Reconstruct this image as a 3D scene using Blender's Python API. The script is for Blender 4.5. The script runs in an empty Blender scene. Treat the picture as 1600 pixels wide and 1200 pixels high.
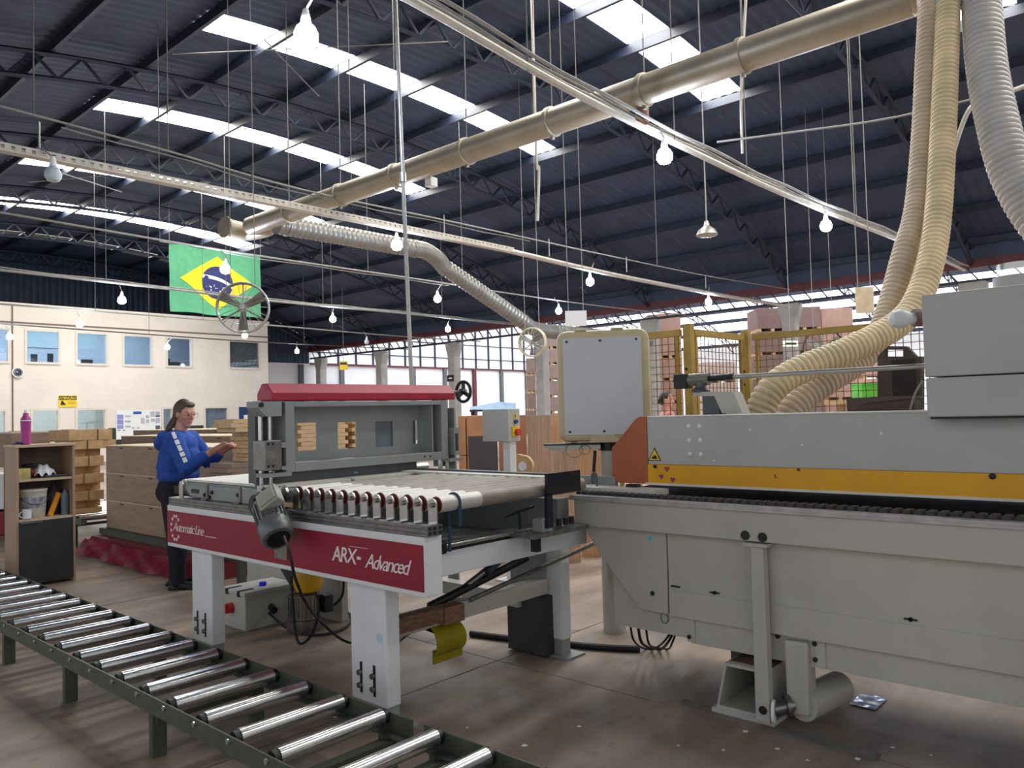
import bpy, math, random
from mathutils import Vector, Matrix
random.seed(7)
SC = bpy.context.scene
COL = SC.collection
# ---------------------------------------------------------------- camera
F = 1229.0; YAW = math.radians(42.03); PIT = math.radians(2.13); ROL = math.radians(-1.57); CH = 1.45
fw = Vector((math.cos(PIT)*math.cos(YAW), math.cos(PIT)*math.sin(YAW), math.sin(PIT)))
rt0 = fw.cross(Vector((0, 0, 1))).normalized(); up0 = rt0.cross(fw)
c_, s_ = math.cos(ROL), math.sin(ROL)
RT = c_*rt0 + s_*up0; UP = -s_*rt0 + c_*up0
EYE = Vector((0, 0, CH))
cd = bpy.data.cameras.new('camera'); cam = bpy.data.objects.new('camera', cd); COL.objects.link(cam)
cd.sensor_width = 36; cd.lens = F/1600*36; cd.clip_end = 300; cd.clip_start = .05
cam.matrix_world = Matrix(((RT.x, UP.x, -fw.x, 0), (RT.y, UP.y, -fw.y, 0), (RT.z, UP.z, -fw.z, CH), (0, 0, 0, 1)))
SC.camera = cam
# ---------------------------------------------------------------- light
W = bpy.data.worlds.new('sky'); SC.world = W; W.use_nodes = True
W.node_tree.nodes['Background'].inputs[0].default_value = (.93, .96, 1.0, 1)
W.node_tree.nodes['Background'].inputs[1].default_value = .55
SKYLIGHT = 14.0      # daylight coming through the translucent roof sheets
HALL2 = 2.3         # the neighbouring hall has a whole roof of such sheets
BULB = 170.0
SC.view_settings.view_transform = 'Standard'; SC.view_settings.look = 'None'
SC.view_settings.gamma = 1; SC.view_settings.use_curve_mapping = False
SC.view_settings.exposure = 0.68

def P(px, py, X=None, Y=None, Z=None, D=None):
    """point of the place seen at (px,py) of the 1600x1200 frame that lies in the given plane"""
    d = RT*((px-800)/F) - UP*((py-600)/F) + fw
    t = X/d.x if X is not None else Y/d.y if Y is not None else (Z-CH)/d.z if Z is not None else D
    return EYE + d*t

# ---------------------------------------------------------------- materials
def lin(c):
    c = [v/255 for v in c]
    return tuple(v/12.92 if v <= .04045 else ((v+.055)/1.055)**2.4 for v in c) + (1,)
MATS = {}
ORD = 'first second third fourth fifth sixth seventh eighth ninth tenth eleventh twelfth thirteenth fourteenth'.split()
def mat(name, rgb, rough=.5, metal=0., var=.12, scale=6., bump=0., stretch=(1, 1, 1), coat=0., dark=None, detail=4, spec=.5):
    if name in MATS: return MATS[name]
    m = bpy.data.materials.new(name); m.use_nodes = True; nt = m.node_tree; N = nt.nodes; L = nt.links
    b = N['Principled BSDF']; b.inputs['Roughness'].default_value = rough; b.inputs['Metallic'].default_value = metal
    b.inputs['Coat Weight'].default_value = coat; b.inputs['Specular IOR Level'].default_value = spec
    g = N.new('ShaderNodeNewGeometry'); mp = N.new('ShaderNodeMapping'); mp.inputs['Scale'].default_value = stretch
    L.new(g.outputs['Position'], mp.inputs['Vector'])
    no = N.new('ShaderNodeTexNoise'); no.inputs['Scale'].default_value = scale; no.inputs['Detail'].default_value = detail
    L.new(mp.outputs['Vector'], no.inputs['Vector'])
    mx = N.new('ShaderNodeMix'); mx.data_type = 'RGBA'
    c = lin(rgb); d = lin(dark) if dark else tuple(v*(1-2*var) for v in c[:3]) + (1,)
    mx.inputs[6].default_value = d; mx.inputs[7].default_value = tuple(min(1, v*(1+.5*var)) for v in c[:3]) + (1,)
    rp = N.new('ShaderNodeMapRange'); rp.inputs[1].default_value = .3; rp.inputs[2].default_value = .65
    L.new(no.outputs['Fac'], rp.inputs[0]); L.new(rp.outputs[0], mx.inputs[0]); L.new(mx.outputs[2], b.inputs['Base Color'])
    if bump:
        bp = N.new('ShaderNodeBump'); bp.inputs['Strength'].default_value = bump; bp.inputs['Distance'].default_value = .01
        L.new(no.outputs['Fac'], bp.inputs['Height']); L.new(bp.outputs[0], b.inputs['Normal'])
    MATS[name] = m; return m
def emit(name, rgb, strength, base=(200, 200, 200)):
    m = bpy.data.materials.new(name); m.use_nodes = True; b = m.node_tree.nodes['Principled BSDF']
    b.inputs['Base Color'].default_value = lin(base); b.inputs['Emission Color'].default_value = lin(rgb)
    b.inputs['Emission Strength'].default_value = strength; b.inputs['Roughness'].default_value = .6
    MATS[name] = m; return m
def glassmat(name, rgb, fac=.14, rough=.03, tint=(255, 255, 255)):
    m = bpy.data.materials.new(name); m.use_nodes = True; nt = m.node_tree; N = nt.nodes
    for n in list(N):
        if n.type != 'OUTPUT_MATERIAL': N.remove(n)
    t = N.new('ShaderNodeBsdfTransparent'); t.inputs[0].default_value = lin(tint)
    g = N.new('ShaderNodeBsdfGlossy'); g.inputs[0].default_value = lin(rgb); g.inputs['Roughness'].default_value = rough
    x = N.new('ShaderNodeMixShader'); x.inputs[0].default_value = fac
    nt.links.new(t.outputs[0], x.inputs[1]); nt.links.new(g.outputs[0], x.inputs[2])
    nt.links.new(x.outputs[0], N['Material Output'].inputs[0]); MATS[name] = m; return m

def floor_mat():
    m = bpy.data.materials.new('worn_concrete'); m.use_nodes = True; nt = m.node_tree; N = nt.nodes; L = nt.links
    b = N['Principled BSDF']
    g = N.new('ShaderNodeNewGeometry')
    def noise(scale, st, rot=0, detail=6):
        mp = N.new('ShaderNodeMapping'); mp.inputs['Scale'].default_value = st; mp.inputs['Rotation'].default_value = (0, 0, rot)
        L.new(g.outputs['Position'], mp.inputs[0]); n = N.new('ShaderNodeTexNoise')
        n.inputs['Scale'].default_value = scale; n.inputs['Detail'].default_value = detail; L.new(mp.outputs[0], n.inputs[0]); return n
    def mixc(f, a, bb, lo=.35, hi=.65):
        r = N.new('ShaderNodeMapRange'); r.inputs[1].default_value = lo; r.inputs[2].default_value = hi
        L.new(f.outputs['Fac'], r.inputs[0]); x = N.new('ShaderNodeMix'); x.data_type = 'RGBA'; L.new(r.outputs[0], x.inputs[0])
        for k, v in ((6, a), (7, bb)):
            if isinstance(v, tuple): x.inputs[k].default_value = lin(v)
            else: L.new(v, x.inputs[k])
        return x.outputs[2]
    base = mixc(noise(.55, (1, 1, 1)), (120, 103, 90), (174, 154, 136))
    streak = mixc(noise(1.9, (.45, 1.9, 1), .3, 10), (96, 82, 73), (178, 159, 143), .34, .66)
    x = N.new('ShaderNodeMix'); x.data_type = 'RGBA'; x.inputs[0].default_value = .5; L.new(base, x.inputs[6]); L.new(streak, x.inputs[7])
    spots = noise(9, (1, 1, 1), 0, 10)
    y = N.new('ShaderNodeMix'); y.data_type = 'RGBA'; r = N.new('ShaderNodeMapRange'); r.inputs[1].default_value = .6; r.inputs[2].default_value = .78; r.inputs[4].default_value = .6
    L.new(spots.outputs['Fac'], r.inputs[0]); L.new(r.outputs[0], y.inputs[0]); L.new(x.outputs[2], y.inputs[6]); y.inputs[7].default_value = lin((86, 74, 68))
    L.new(y.outputs[2], b.inputs['Base Color'])
    rr = N.new('ShaderNodeMapRange'); rr.inputs[3].default_value = .4; rr.inputs[4].default_value = .72; L.new(noise(1.4, (1, 1, 1)).outputs['Fac'], rr.inputs[0]); L.new(rr.outputs[0], b.inputs['Roughness'])
    bp = N.new('ShaderNodeBump'); bp.inputs['Strength'].default_value = .12; bp.inputs['Distance'].default_value = .01; L.new(spots.outputs['Fac'], bp.inputs['Height']); L.new(bp.outputs[0], b.inputs['Normal'])
    MATS['worn_concrete'] = m; return m

# ---------------------------------------------------------------- mesh builder
def frame(d):
    d = d.normalized(); a = Vector((0, 0, 1)) if abs(d.z) < .9 else Vector((1, 0, 0))
    u = d.cross(a).normalized(); return u, d.cross(u).normalized()
class B:
    def __init__(s): s.v = []; s.f = []
    def add(s, vs, fs):
        o = len(s.v); s.v += [Vector(v) for v in vs]; s.f += [tuple(i+o for i in f) for f in fs]; return s
    def box(s, x0, x1, y0, y1, z0, z1):
        return s.obox(Vector(((x0+x1)/2, (y0+y1)/2, (z0+z1)/2)), Vector(((x1-x0)/2, 0, 0)), Vector((0, (y1-y0)/2, 0)), Vector((0, 0, (z1-z0)/2)))
    def obox(s, c, a, b, h):
        c, a, b, h = map(Vector, (c, a, b, h))
        vs = [c+i*a+j*b+k*h for k in (-1, 1) for j in (-1, 1) for i in (-1, 1)]
        return s.add(vs, [(0, 2, 3, 1), (4, 5, 7, 6), (0, 1, 5, 4), (2, 6, 7, 3), (0, 4, 6, 2), (1, 3, 7, 5)])
    def beam(s, p, q, w, h, side=None):      # rectangular bar from p to q
        p, q = Vector(p), Vector(q); d = (q-p).normalized()
        u = (Vector(side) if side else (Vector((0, 0, 1)) if abs(d.z) < .95 else Vector((1, 0, 0)))).cross(d).normalized(); v = d.cross(u)
        return s.obox((p+q)/2, (q-p)/2, u*w/2, v*h/2)
    def prism(s, pts, vec):
        vec = Vector(vec); n = len(pts); a = [Vector(p) for p in pts]
        vs = a + [p+vec for p in a]
        return s.add(vs, [tuple(range(n))[::-1], tuple(range(n, 2*n))] + [(i, (i+1) % n, n+(i+1) % n, n+i) for i in range(n)])
    def cyl(s, p, q, r, r2=None, n=14, cap=True):
        p, q = Vector(p), Vector(q); u, v = frame(q-p); r2 = r if r2 is None else r2
        vs = [p+(u*math.cos(2*math.pi*i/n)+v*math.sin(2*math.pi*i/n))*r for i in range(n)] + [q+(u*math.cos(2*math.pi*i/n)+v*math.sin(2*math.pi*i/n))*r2 for i in range(n)]
        fs = [(i, n+i, n+(i+1) % n, (i+1) % n) for i in range(n)]
        if cap: fs += [tuple(range(n)), tuple(range(n, 2*n))[::-1]]
        return s.add(vs, fs)
    def tube(s, path, r, n=8, closed=False, cap=True):
        path = [Vector(p) for p in path]; m = len(path); u = None; rings = []
        for i, p in enumerate(path):
            a = path[i-1] if (i or closed) else p; b = path[(i+1) % m] if (i < m-1 or closed) else p
            d = (b-a).normalized()
            if u is None: u, _ = frame(d)
            u = (u-d*u.dot(d)).normalized(); v = d.cross(u)
            rr = r[i] if isinstance(r, (list, tuple)) else r
            rings.append([p+(u*math.cos(2*math.pi*k/n)+v*math.sin(2*math.pi*k/n))*rr for k in range(n)])
        vs = [x for g in rings for x in g]; fs = []
        for i in range(m if closed else m-1):
            j = (i+1) % m
            fs += [(i*n+k, i*n+(k+1) % n, j*n+(k+1) % n, j*n+k) for k in range(n)]
        if cap and not closed: fs += [tuple(range(n))[::-1], tuple(range((m-1)*n, m*n))]
        return s.add(vs, fs)
    def lathe(s, prof, c, axis=(0, 0, 1), n=20):     # prof: (radius, height along the axis)
        c = Vector(c); ax = Vector(axis).normalized(); u, v = frame(ax); vs = []; fs = []; m = len(prof)
        for r, h in prof: vs += [c+ax*h+(u*math.cos(2*math.pi*k/n)+v*math.sin(2*math.pi*k/n))*max(r, 1e-4) for k in range(n)]
        for i in range(m-1): fs += [(i*n+k, (i+1)*n+k, (i+1)*n+(k+1) % n, i*n+(k+1) % n) for k in range(n)]
        fs += [tuple(range(n)), tuple(range((m-1)*n, m*n))[::-1]]
        return s.add(vs, fs)
    def ell(s, c, rx, ry, rz, ax=None, n=16, m=10):   # ellipsoid, ax = three axes
        c = Vector(c); ax = ax or (Vector((1, 0, 0)), Vector((0, 1, 0)), Vector((0, 0, 1))); vs = []; fs = []
        for i in range(m+1):
            t = math.pi*i/m; z = math.cos(t); r = max(math.sin(t), 1e-3)
            vs += [c+ax[0]*rx*r*math.cos(2*math.pi*k/n)+ax[1]*ry*r*math.sin(2*math.pi*k/n)+ax[2]*rz*z for k in range(n)]
        for i in range(m): fs += [(i*n+k, (i+1)*n+k, (i+1)*n+(k+1) % n, i*n+(k+1) % n) for k in range(n)]
        return s.add(vs, fs)
    def cap(s, p, q, r1, r2, n=14):      # tapered capsule
        p, q = Vector(p), Vector(q); s.cyl(p, q, r1, r2, n, False); s.ell(p, r1, r1, r1, n=n); return s.ell(q, r2, r2, r2, n=n)
    def grid(s, fn, nu, nv):
        vs = [fn(i/nu, j/nv) for j in range(nv+1) for i in range(nu+1)]
        return s.add(vs, [(j*(nu+1)+i, j*(nu+1)+i+1, (j+1)*(nu+1)+i+1, (j+1)*(nu+1)+i) for j in range(nv) for i in range(nu)])
    def mesh(s, name, off=None, smooth=False, recalc=True):
        me = bpy.data.meshes.new(name); off = off or Vector()
        me.from_pydata([tuple(v-off) for v in s.v], [], s.f); me.update()
        if smooth:
            for p in me.polygons: p.use_smooth = True
            me.set_sharp_from_angle(angle=math.radians(38))
        return me
WLOC = {}
def wl(o): return WLOC.get(o, Vector()) if o else Vector()
def T(name, label, cat, loc, group=None):
    o = bpy.data.objects.new(name, None); COL.objects.link(o); o.location = loc; o.empty_display_size = .1
    WLOC[o] = Vector(loc); o['label'] = label; o['category'] = cat
    if group: o['group'] = group
    return o
def part(name, b, m, par, smooth=False, bev=0, label=None, kind=None):
    me = b.mesh(name, wl(par), smooth); me.materials.append(m)
    o = bpy.data.objects.new(name, me); COL.objects.link(o); o.parent = par; WLOC[o] = wl(par)
    if bev:
        md = o.modifiers.new('edge', 'BEVEL'); md.width = bev; md.segments = 2; md.limit_method = 'ANGLE'; md.angle_limit = math.radians(50)
    if label: o['label'] = label
    if kind: o['kind'] = kind
    return o
def solo(name, b, m, label=None, cat=None, group=None, kind=None, smooth=False, bev=0):
    xs = [v.x for v in b.v]; ys = [v.y for v in b.v]; zs = [v.z for v in b.v]
    off = Vector(((min(xs)+max(xs))/2, (min(ys)+max(ys))/2, min(zs)))
    me = b.mesh(name, off, smooth); me.materials.append(m)
    o = bpy.data.objects.new(name, me); COL.objects.link(o); o.location = off; WLOC[o] = off
    if bev:
        md = o.modifiers.new('edge', 'BEVEL'); md.width = bev; md.segments = 2; md.limit_method = 'ANGLE'; md.angle_limit = math.radians(50)
    if label: o['label'] = label
    if cat: o['category'] = cat
    if group: o['group'] = group
    if kind: o['kind'] = kind
    return o
def piece(name, me, par, loc, rot=None):          # many alike pieces share one mesh
    o = bpy.data.objects.new(name, me); COL.objects.link(o); o.parent = par
    o.location = Vector(loc)-wl(par); WLOC[o] = Vector(loc)
    if rot: o.rotation_euler = rot
    return o
def pm(b, m, name, smooth=False):
    me = b.mesh(name, None, smooth); me.materials.append(m); return me
def clone(o, off, **kw):
    c = o.copy(); COL.objects.link(c); c.location = o.location+Vector(off); WLOC[c] = wl(o)+Vector(off)
    for ch in list(o.children):
        d = ch.copy(); COL.objects.link(d); d.parent = c; WLOC[d] = wl(c)
        for g in list(ch.children): e = g.copy(); COL.objects.link(e); e.parent = d
    for k, v in kw.items(): c[k] = v
    return c
def text(name, s, m, par, mw, size, extr=.0015, shear=0, spacing=1.0, off=0):
    cu = bpy.data.curves.new(name, 'FONT'); cu.body = s; cu.size = size; cu.shear = shear; cu.extrude = extr; cu.space_character = spacing; cu.offset = off
    cu.resolution_u = 2
    t = bpy.data.objects.new(name+'_c', cu); COL.objects.link(t)
    bpy.context.view_layer.update()
    me = bpy.data.meshes.new_from_object(t.evaluated_get(bpy.context.evaluated_depsgraph_get()))
    bpy.data.objects.remove(t); me.name = name
    L = Matrix.Translation(-wl(par)) @ mw; me.transform(L)
    me.materials.clear(); me.materials.append(m)
    o = bpy.data.objects.new(name, me); COL.objects.link(o); o.parent = par; WLOC[o] = wl(par); return o
def face_mx(origin):      # lettering on a face that looks towards -X (reads towards -Y)
    return Matrix.Translation(origin) @ Matrix(((0, 0, -1, 0), (-1, 0, 0, 0), (0, 1, 0, 0), (0, 0, 0, 1)))
def face_my(origin):      # lettering on a face that looks towards -Y (reads towards +X)
    return Matrix.Translation(origin) @ Matrix(((1, 0, 0, 0), (0, 0, -1, 0), (0, 1, 0, 0), (0, 0, 0, 1)))
def smoothpath(pts, n=8):       # Catmull-Rom
    pts = [Vector(p) for p in pts]; out = []
    q = [pts[0]*2-pts[1]] + pts + [pts[-1]*2-pts[-2]]
    for i in range(1, len(q)-2):
        a, b, c, d = q[i-1:i+3]
        for k in range(n):
            t = k/n; out.append(.5*((2*b)+(c-a)*t+(2*a-5*b+4*c-d)*t*t+(3*b-a-3*c+d)*t**3))
    out.append(pts[-1]); return out
def remesh(name, b, m, par, voxel, smooth_it=6):
    me = b.mesh(name, wl(par)); o = bpy.data.objects.new(name, me); COL.objects.link(o)
    r = o.modifiers.new('r', 'REMESH'); r.mode = 'VOXEL'; r.voxel_size = voxel; r.use_smooth_shade = True
    if smooth_it:
        s = o.modifiers.new('s', 'SMOOTH'); s.factor = .5; s.iterations = smooth_it
    bpy.context.view_layer.update()
    nm = bpy.data.meshes.new_from_object(o.evaluated_get(bpy.context.evaluated_depsgraph_get()))
    o.modifiers.clear(); o.data = nm; nm.name = name; nm.materials.clear(); nm.materials.append(m); o.parent = par; WLOC[o] = wl(par)
    return o

# palette
FLOOR = floor_mat()
M_ROOF = mat('roof_sheet_dark', (52, 62, 84), .6, .0, .12, 1.5)
M_STEELBLUE = mat('truss_paint_navy', (34, 42, 60), .5, 0, .15, 5)
M_GABLE = mat('gable_sheet', (40, 50, 72), .6, 0, .15, 3)
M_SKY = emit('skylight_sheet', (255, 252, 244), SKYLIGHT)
M_SKYDULL = mat('skylight_sheet_dull', (150, 148, 140), .7)  # plain dull grey sheet that does not glow
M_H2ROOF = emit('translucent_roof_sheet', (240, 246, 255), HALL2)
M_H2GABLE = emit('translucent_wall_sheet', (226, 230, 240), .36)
M_WALL = mat('wall_cream_paint', (232, 222, 210), .75, 0, .04, .8)
M_WALLW = mat('wall_white_paint', (228, 228, 230), .75, 0, .05, .8)
M_CONC = mat('column_concrete', (176, 172, 166), .8, 0, .1, 3, .2)
M_REDTRIM = mat('gutter_dark_red', (92, 32, 40), .55, 0, .15, 3)
M_GALV = mat('galvanised_steel', (176, 174, 168), .38, .75, .1, 10)
M_CABLE = mat('cable_grey', (150, 148, 142), .6)
M_BLACK = mat('black_plastic', (24, 24, 26), .45, 0, .2, 20)
M_RUB = mat('black_rubber', (18, 18, 20), .6, 0, .2, 20)
M_CHROME = mat('bright_steel', (205, 205, 203), .22, .95, .06, 30)
M_STEEL = mat('plain_steel', (140, 138, 134), .35, .8, .15, 20)
M_WHITE = mat('table_white_paint', (226, 228, 230), .4, 0, .03, 6)
M_RED = mat('table_red_panel', (146, 4, 40), .5, 0, .05, 3)
M_LETTER = mat('white_lettering', (236, 226, 228), .5, 0, .02)
M_GREY = mat('gantry_grey_paint', (146, 152, 150), .42, 0, .05, 6)
M_DGREY = mat('dark_grey_paint', (88, 92, 94), .45, 0, .08, 6)
M_HOOD = mat('hood_red_paint', (172, 30, 58), .38, 0, .08, 6)
M_BEIGE = mat('machine_beige_paint', (190, 186, 176), .45, 0, .05, 3)
M_BEIGE2 = mat('machine_light_grey_paint', (188, 187, 181), .45, 0, .04, 3)
M_YEL = mat('machine_yellow_paint', (238, 172, 10), .45, 0, .06, 4)
M_ORANGE = mat('machine_orange_paint', (178, 94, 56), .5, 0, .06, 6)
M_FENCE = mat('fence_ochre_paint', (190, 158, 78), .5, 0, .12, 8)
M_GREEN = mat('conveyor_green_paint', (74, 82, 68), .5, 0, .12, 12)
M_WOOD = mat('pale_wood', (222, 188, 142), .65, 0, .12, 14, 0, (1, 1, 9))
M_WOODV = mat('veneer_brown', (204, 170, 142), .6, 0, .16, 5, 0, (14, 14, .6))
M_MDF = mat('carton_brown', (172, 148, 126), .75, 0, .08, 4, 0, (1, 1, 6))
M_MDF2 = mat('carton_grey_brown', (152, 130, 114), .75, 0, .08, 4, 0, (1, 1, 6))
M_BLOCK = mat('fibreboard_tan', (206, 166, 118), .7, 0, .1, 12)
M_PALBOX = mat('pink_brown_carton', (174, 138, 122), .75, 0, .08, 3)
M_PAPER = mat('white_paper', (236, 236, 234), .7, 0, .02)
M_SIGNY = mat('sign_yellow', (246, 208, 32), .5, 0, .04)
M_MDFTOP = mat('raw_board_top', (226, 204, 170), .7, 0, .06, 10)
# ================================================================ the setting
XA = 10.4; XE = 24.0; XA2 = 37.6; XW2 = 51.2; YG = 36.2; YB = -6.0
def zr(x, c=XA):
    d = x-c; return 8.62-d*d/76-1.5e-5*d**4
# floor: cast slabs with sawn joints
fl = solo('floor', B().box(-8, 56, -8, 40, -.3, -.012), mat('joint_dark', (52, 46, 42), .9), kind='structure')
S = 3.5
slab = pm(B().box(.005, S-.005, .005, S-.005, -.02, 0), FLOOR, 'slab')
for i in range(-3, 15):
    for j in range(-3, 10):
        piece('slab', slab, fl, (3.39+S*i, 3.23+S*j, 0))
# main roof
PX = [-3.1, -1.6, 0, 1.55, 3.15, 4.77, 6.4, 7.75, 9.45, 11.1, 12.8, 14.3, 15.75, 17.4, 19.1, 20.75, 22.4, 23.75]
STR = [(-2.7, -1.8), (2.3, 3.2), (7.33, 8.25), (12.42, 13.2), (17.4, 18.25), (22.6, 23.4), (27.35, 28.45), (32.5, 33.3)]  # first two strips are unseen, added to light the near area
rb = B()
def sheet(b, x0, x1, y0, y1, c, amp=.018):
    ny = max(2, int((y1-y0)/.0625)); nx = max(2, int((x1-x0)/.8))
    b.grid(lambda u, v: Vector((x0+(x1-x0)*u, y0+(y1-y0)*v, zr(x0+(x1-x0)*u, c)+amp*math.cos((y0+(y1-y0)*v)*2*math.pi/.25))), nx, ny)
y = YB
for a, e in STR:
    sheet(rb, -3.2, XE, y, a, XA); sheet(rb, -3.2, 6.4, a, e, XA); sheet(rb, 15.75, XE, a, e, XA); y = e
sheet(rb, -3.2, XE, y, YG, XA)
ceil = solo('ceiling', rb, M_ROOF, kind='structure', smooth=True)
for a, e in STR:
    for i in range(6, 12):
        x0, x1 = PX[i]+.05, PX[i+1]-.05
        b = B().grid(lambda u, v: Vector((x0+(x1-x0)*u, a+(e-a)*v, zr(x0+(x1-x0)*u)-.005)), 4, 1)
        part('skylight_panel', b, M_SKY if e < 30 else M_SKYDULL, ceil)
for x in PX:
    z = zr(x)-.11
    part('purlin', B().box(x-.035, x+.035, YB, YG-.1, z-.1, z+.08), M_STEELBLUE, ceil)
TY = [4.83+5.05*k for k in range(-1, 7)]
def truss(yc, c, hs, m, webs_joined, name='roof_truss'):
    n = 34; dz = .43
    xs = [c-hs+2*hs*i/n for i in range(n+1)]
    top = [Vector((x, yc, zr(x, c)-.24)) for x in xs]; bot = [Vector((x, yc, zr(x, c)-.24-dz)) for x in xs]
    t = solo(name, B().tube(top, .05, 4), m, kind='structure')
    part('bottom_chord', B().tube(bot, .045, 4), m, t)
    wb = B()
    for i in range(n):
        for p, q in (((top[i]+top[i+1])/2, bot[i]), ((top[i]+top[i+1])/2, bot[i+1])):
            bb = wb if webs_joined else B()
            bb.beam(p, q, .045, .045)
            if not webs_joined: part('web', bb, m, t)
    if webs_joined: part('web_members', wb, m, t, kind='stuff')
    return t
for k, yy in enumerate(TY): truss(yy, XA, 13.45, M_STEELBLUE, k in (0, 7))
# neighbouring hall: pale translucent roof
rb = B()
sheet(rb, XE, XW2, YB, YG, XA2, .02)
h2 = solo('ceiling', rb, M_H2ROOF, kind='structure', smooth=True)
for k in range(17):
    x = XE+.5+k*1.64; z = zr(x, XA2)-.12
    part('purlin', B().box(x-.07, x+.07, YB, YG-.1, z-.14, z+.08), M_STEELBLUE, h2)
for yy in TY: truss(yy+.01, XA2, 13.3, M_STEELBLUE, True)
# gutter beam between the halls
trim = solo('trim_1', B().box(XE-.16, XE+.16, YB, YG-.05, 5.0, 5.22), M_REDTRIM, kind='structure')
part('fascia', B().box(XE-.14, XE-.11, YB, YG-.1, 5.22, zr(XE-.12)-.05), M_ROOF, trim)
part('lattice_tie', B().box(XE-.05, XE+.05, YB, YG-.1, 4.62, 4.7), M_STEELBLUE, trim)
for k in range(84):
    y0 = YB+.2+k*.5
    part('lattice_web', B().beam((XE, y0, 4.68), (XE, y0+.25 if k % 2 else y0+.25, 5.0), .035, .035), M_STEELBLUE, trim) if 2 < y0 < 36 else None
# columns with flared heads
for yy in TY:
    w = .2
    pr = [(XE-.2, yy-w, 0), (XE-.2, yy+w, 0), (XE-.2, yy+w, 4.0), (XE-.2, yy+.33, 4.45), (XE-.2, yy+.33, 4.62), (XE-.2, yy-.33, 4.62), (XE-.2, yy-.33, 4.45), (XE-.2, yy-w, 4.0)]
    solo('column', B().prism(pr, (.4, 0, 0)), M_CONC, kind='structure', bev=.02)
# end walls
def arch_wall(name, c, x0, x1, z0, m, yy, amp=.015):
    b = B(); n = int((x1-x0)/.06)
    b.grid(lambda u, v: Vector((x0+(x1-x0)*u, yy+amp*math.cos((x0+(x1-x0)*u)*2*math.pi/.24), z0+(zr(x0+(x1-x0)*u, c)-z0)*v)), n, 1)
    return solo(name, b, m, kind='structure')
gb = arch_wall('wall_back_gable', XA, -3.2, XE, 4.4, M_GABLE, YG)
g2 = arch_wall('wall_gable_annex', XA2, XE, XW2, 4.4, M_H2GABLE, YG)
for k in range(23):
    x = XE+.6+k*1.2; part('mullion', B().box(x-.04, x+.04, YG-.14, YG-.04, 4.4, zr(x, XA2)-.1), M_STEELBLUE, g2)
for z in (5.0, 5.9):
    part('girt', B().box(XE, XW2, YG-.1, YG-.05, z, z+.06), M_STEELBLUE, g2)
bw = solo('wall_back', B().box(-3.2, XW2, YG-.02, YG+.2, 0, 4.4), M_WALLW, kind='structure')
part('rail', B().box(XE, XW2, YG-.16, YG-.03, 4.34, 4.44), M_REDTRIM, bw)
for k in range(11):
    x = XE-3.2+k*2.6
    part('pilaster', B().box(x-.13, x+.13, YG-.18, YG-.02, 0, 4.34), M_DGREY if k % 3 else M_REDTRIM, bw)
wr = solo('wall_right', B().box(XW2, XW2+.2, YB, YG, 0, 5.2), M_WALLW, kind='structure')
# ---- two-storey office block at the far end
YO = 32.4
UP_ = [(7.35, 8.87), (9.45, 10.54), (11.16, 12.25), (12.89, 14.0), (14.63, 15.67), (17.38, 18.84)]
LO_ = [(7.5, 8.77), (9.63, 10.5), (11.15, 12.18), (14.42, 14.8), (16.23, 17.25)]
holes = [(a, b, 3.8, 4.98) for a, b in UP_] + [(a, b, .95, 2.04) for a, b in LO_] + [(17.8, 18.64, 0, 2.06)]
xs = sorted({3.0, 19.28} | {h[0] for h in holes} | {h[1] for h in holes}); zs = sorted({0, 5.9} | {h[2] for h in holes} | {h[3] for h in holes})
ob = B()
for i in range(len(xs)-1):
    for j in range(len(zs)-1):
        cx, cz = (xs[i]+xs[i+1])/2, (zs[j]+zs[j+1])/2
        if not any(h[0] < cx < h[1] and h[2] < cz < h[3] for h in holes): ob.box(xs[i], xs[i+1], YO, YO+.18, zs[j], zs[j+1])
ow = solo('wall_office', ob, M_WALL, kind='structure')
part('coping', B().box(3, 19.34, YO-.05, YO+.25, 5.86, 5.96), M_WALL, ow)
part('string_course', B().box(3, 19.28, YO-.03, YO+.01, 5.22, 5.27), mat('pipe_brown', (120, 98, 86), .6), ow)
part('side_wall', B().box(19.1, 19.28, YO+.18, YG, 0, 5.9), M_WALL, ow)
part('wall_conduit', B().box(8.98, 9.02, YO-.04, YO-.005, 1.3, 5.85), MATS['pipe_brown'], ow)
M_ROOM = mat('room_blue_grey', (178, 190, 198), .7, 0, .05, .6)
part('room_backing', B().box(3.2, 19.0, 35.4, 35.5, 0, 5.8).box(3.2, 19.0, YO+.2, 35.4, 3.0, 3.1).box(3.2, 19.0, YO+.2, 35.4, 5.7, 5.8), M_ROOM, ow)
for x0, x1 in ((6.5, 12.5), (13, 15.2)):
    part('ceiling_light_panel', B().box(x0, x1, 33.4, 34.0, 5.62, 5.68), emit('office_tube', (205, 228, 255), 9), ow)
part('ceiling_light_panel', B().box(6.5, 13.2, 33.4, 34.0, 2.9, 2.96), emit('office_tube_warm', (240, 246, 228), 7), ow)
for x0, x1 in ((3, 7.4), (8.85, 9.55), (10.58, 11.05), (12.28, 14.35), (14.88, 16.15), (17.3, 17.75)):
    part('wainscot', B().box(x0, x1, YO-.012, YO, 0, 1.3), mat('wainscot_dark_green', (36, 48, 46), .6), ow)
M_GLASS = glassmat('window_glass', (190, 210, 230), .16)
M_FRAME = mat('window_frame_cream', (222, 212, 198), .6, 0, .03)
wn = 0
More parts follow.
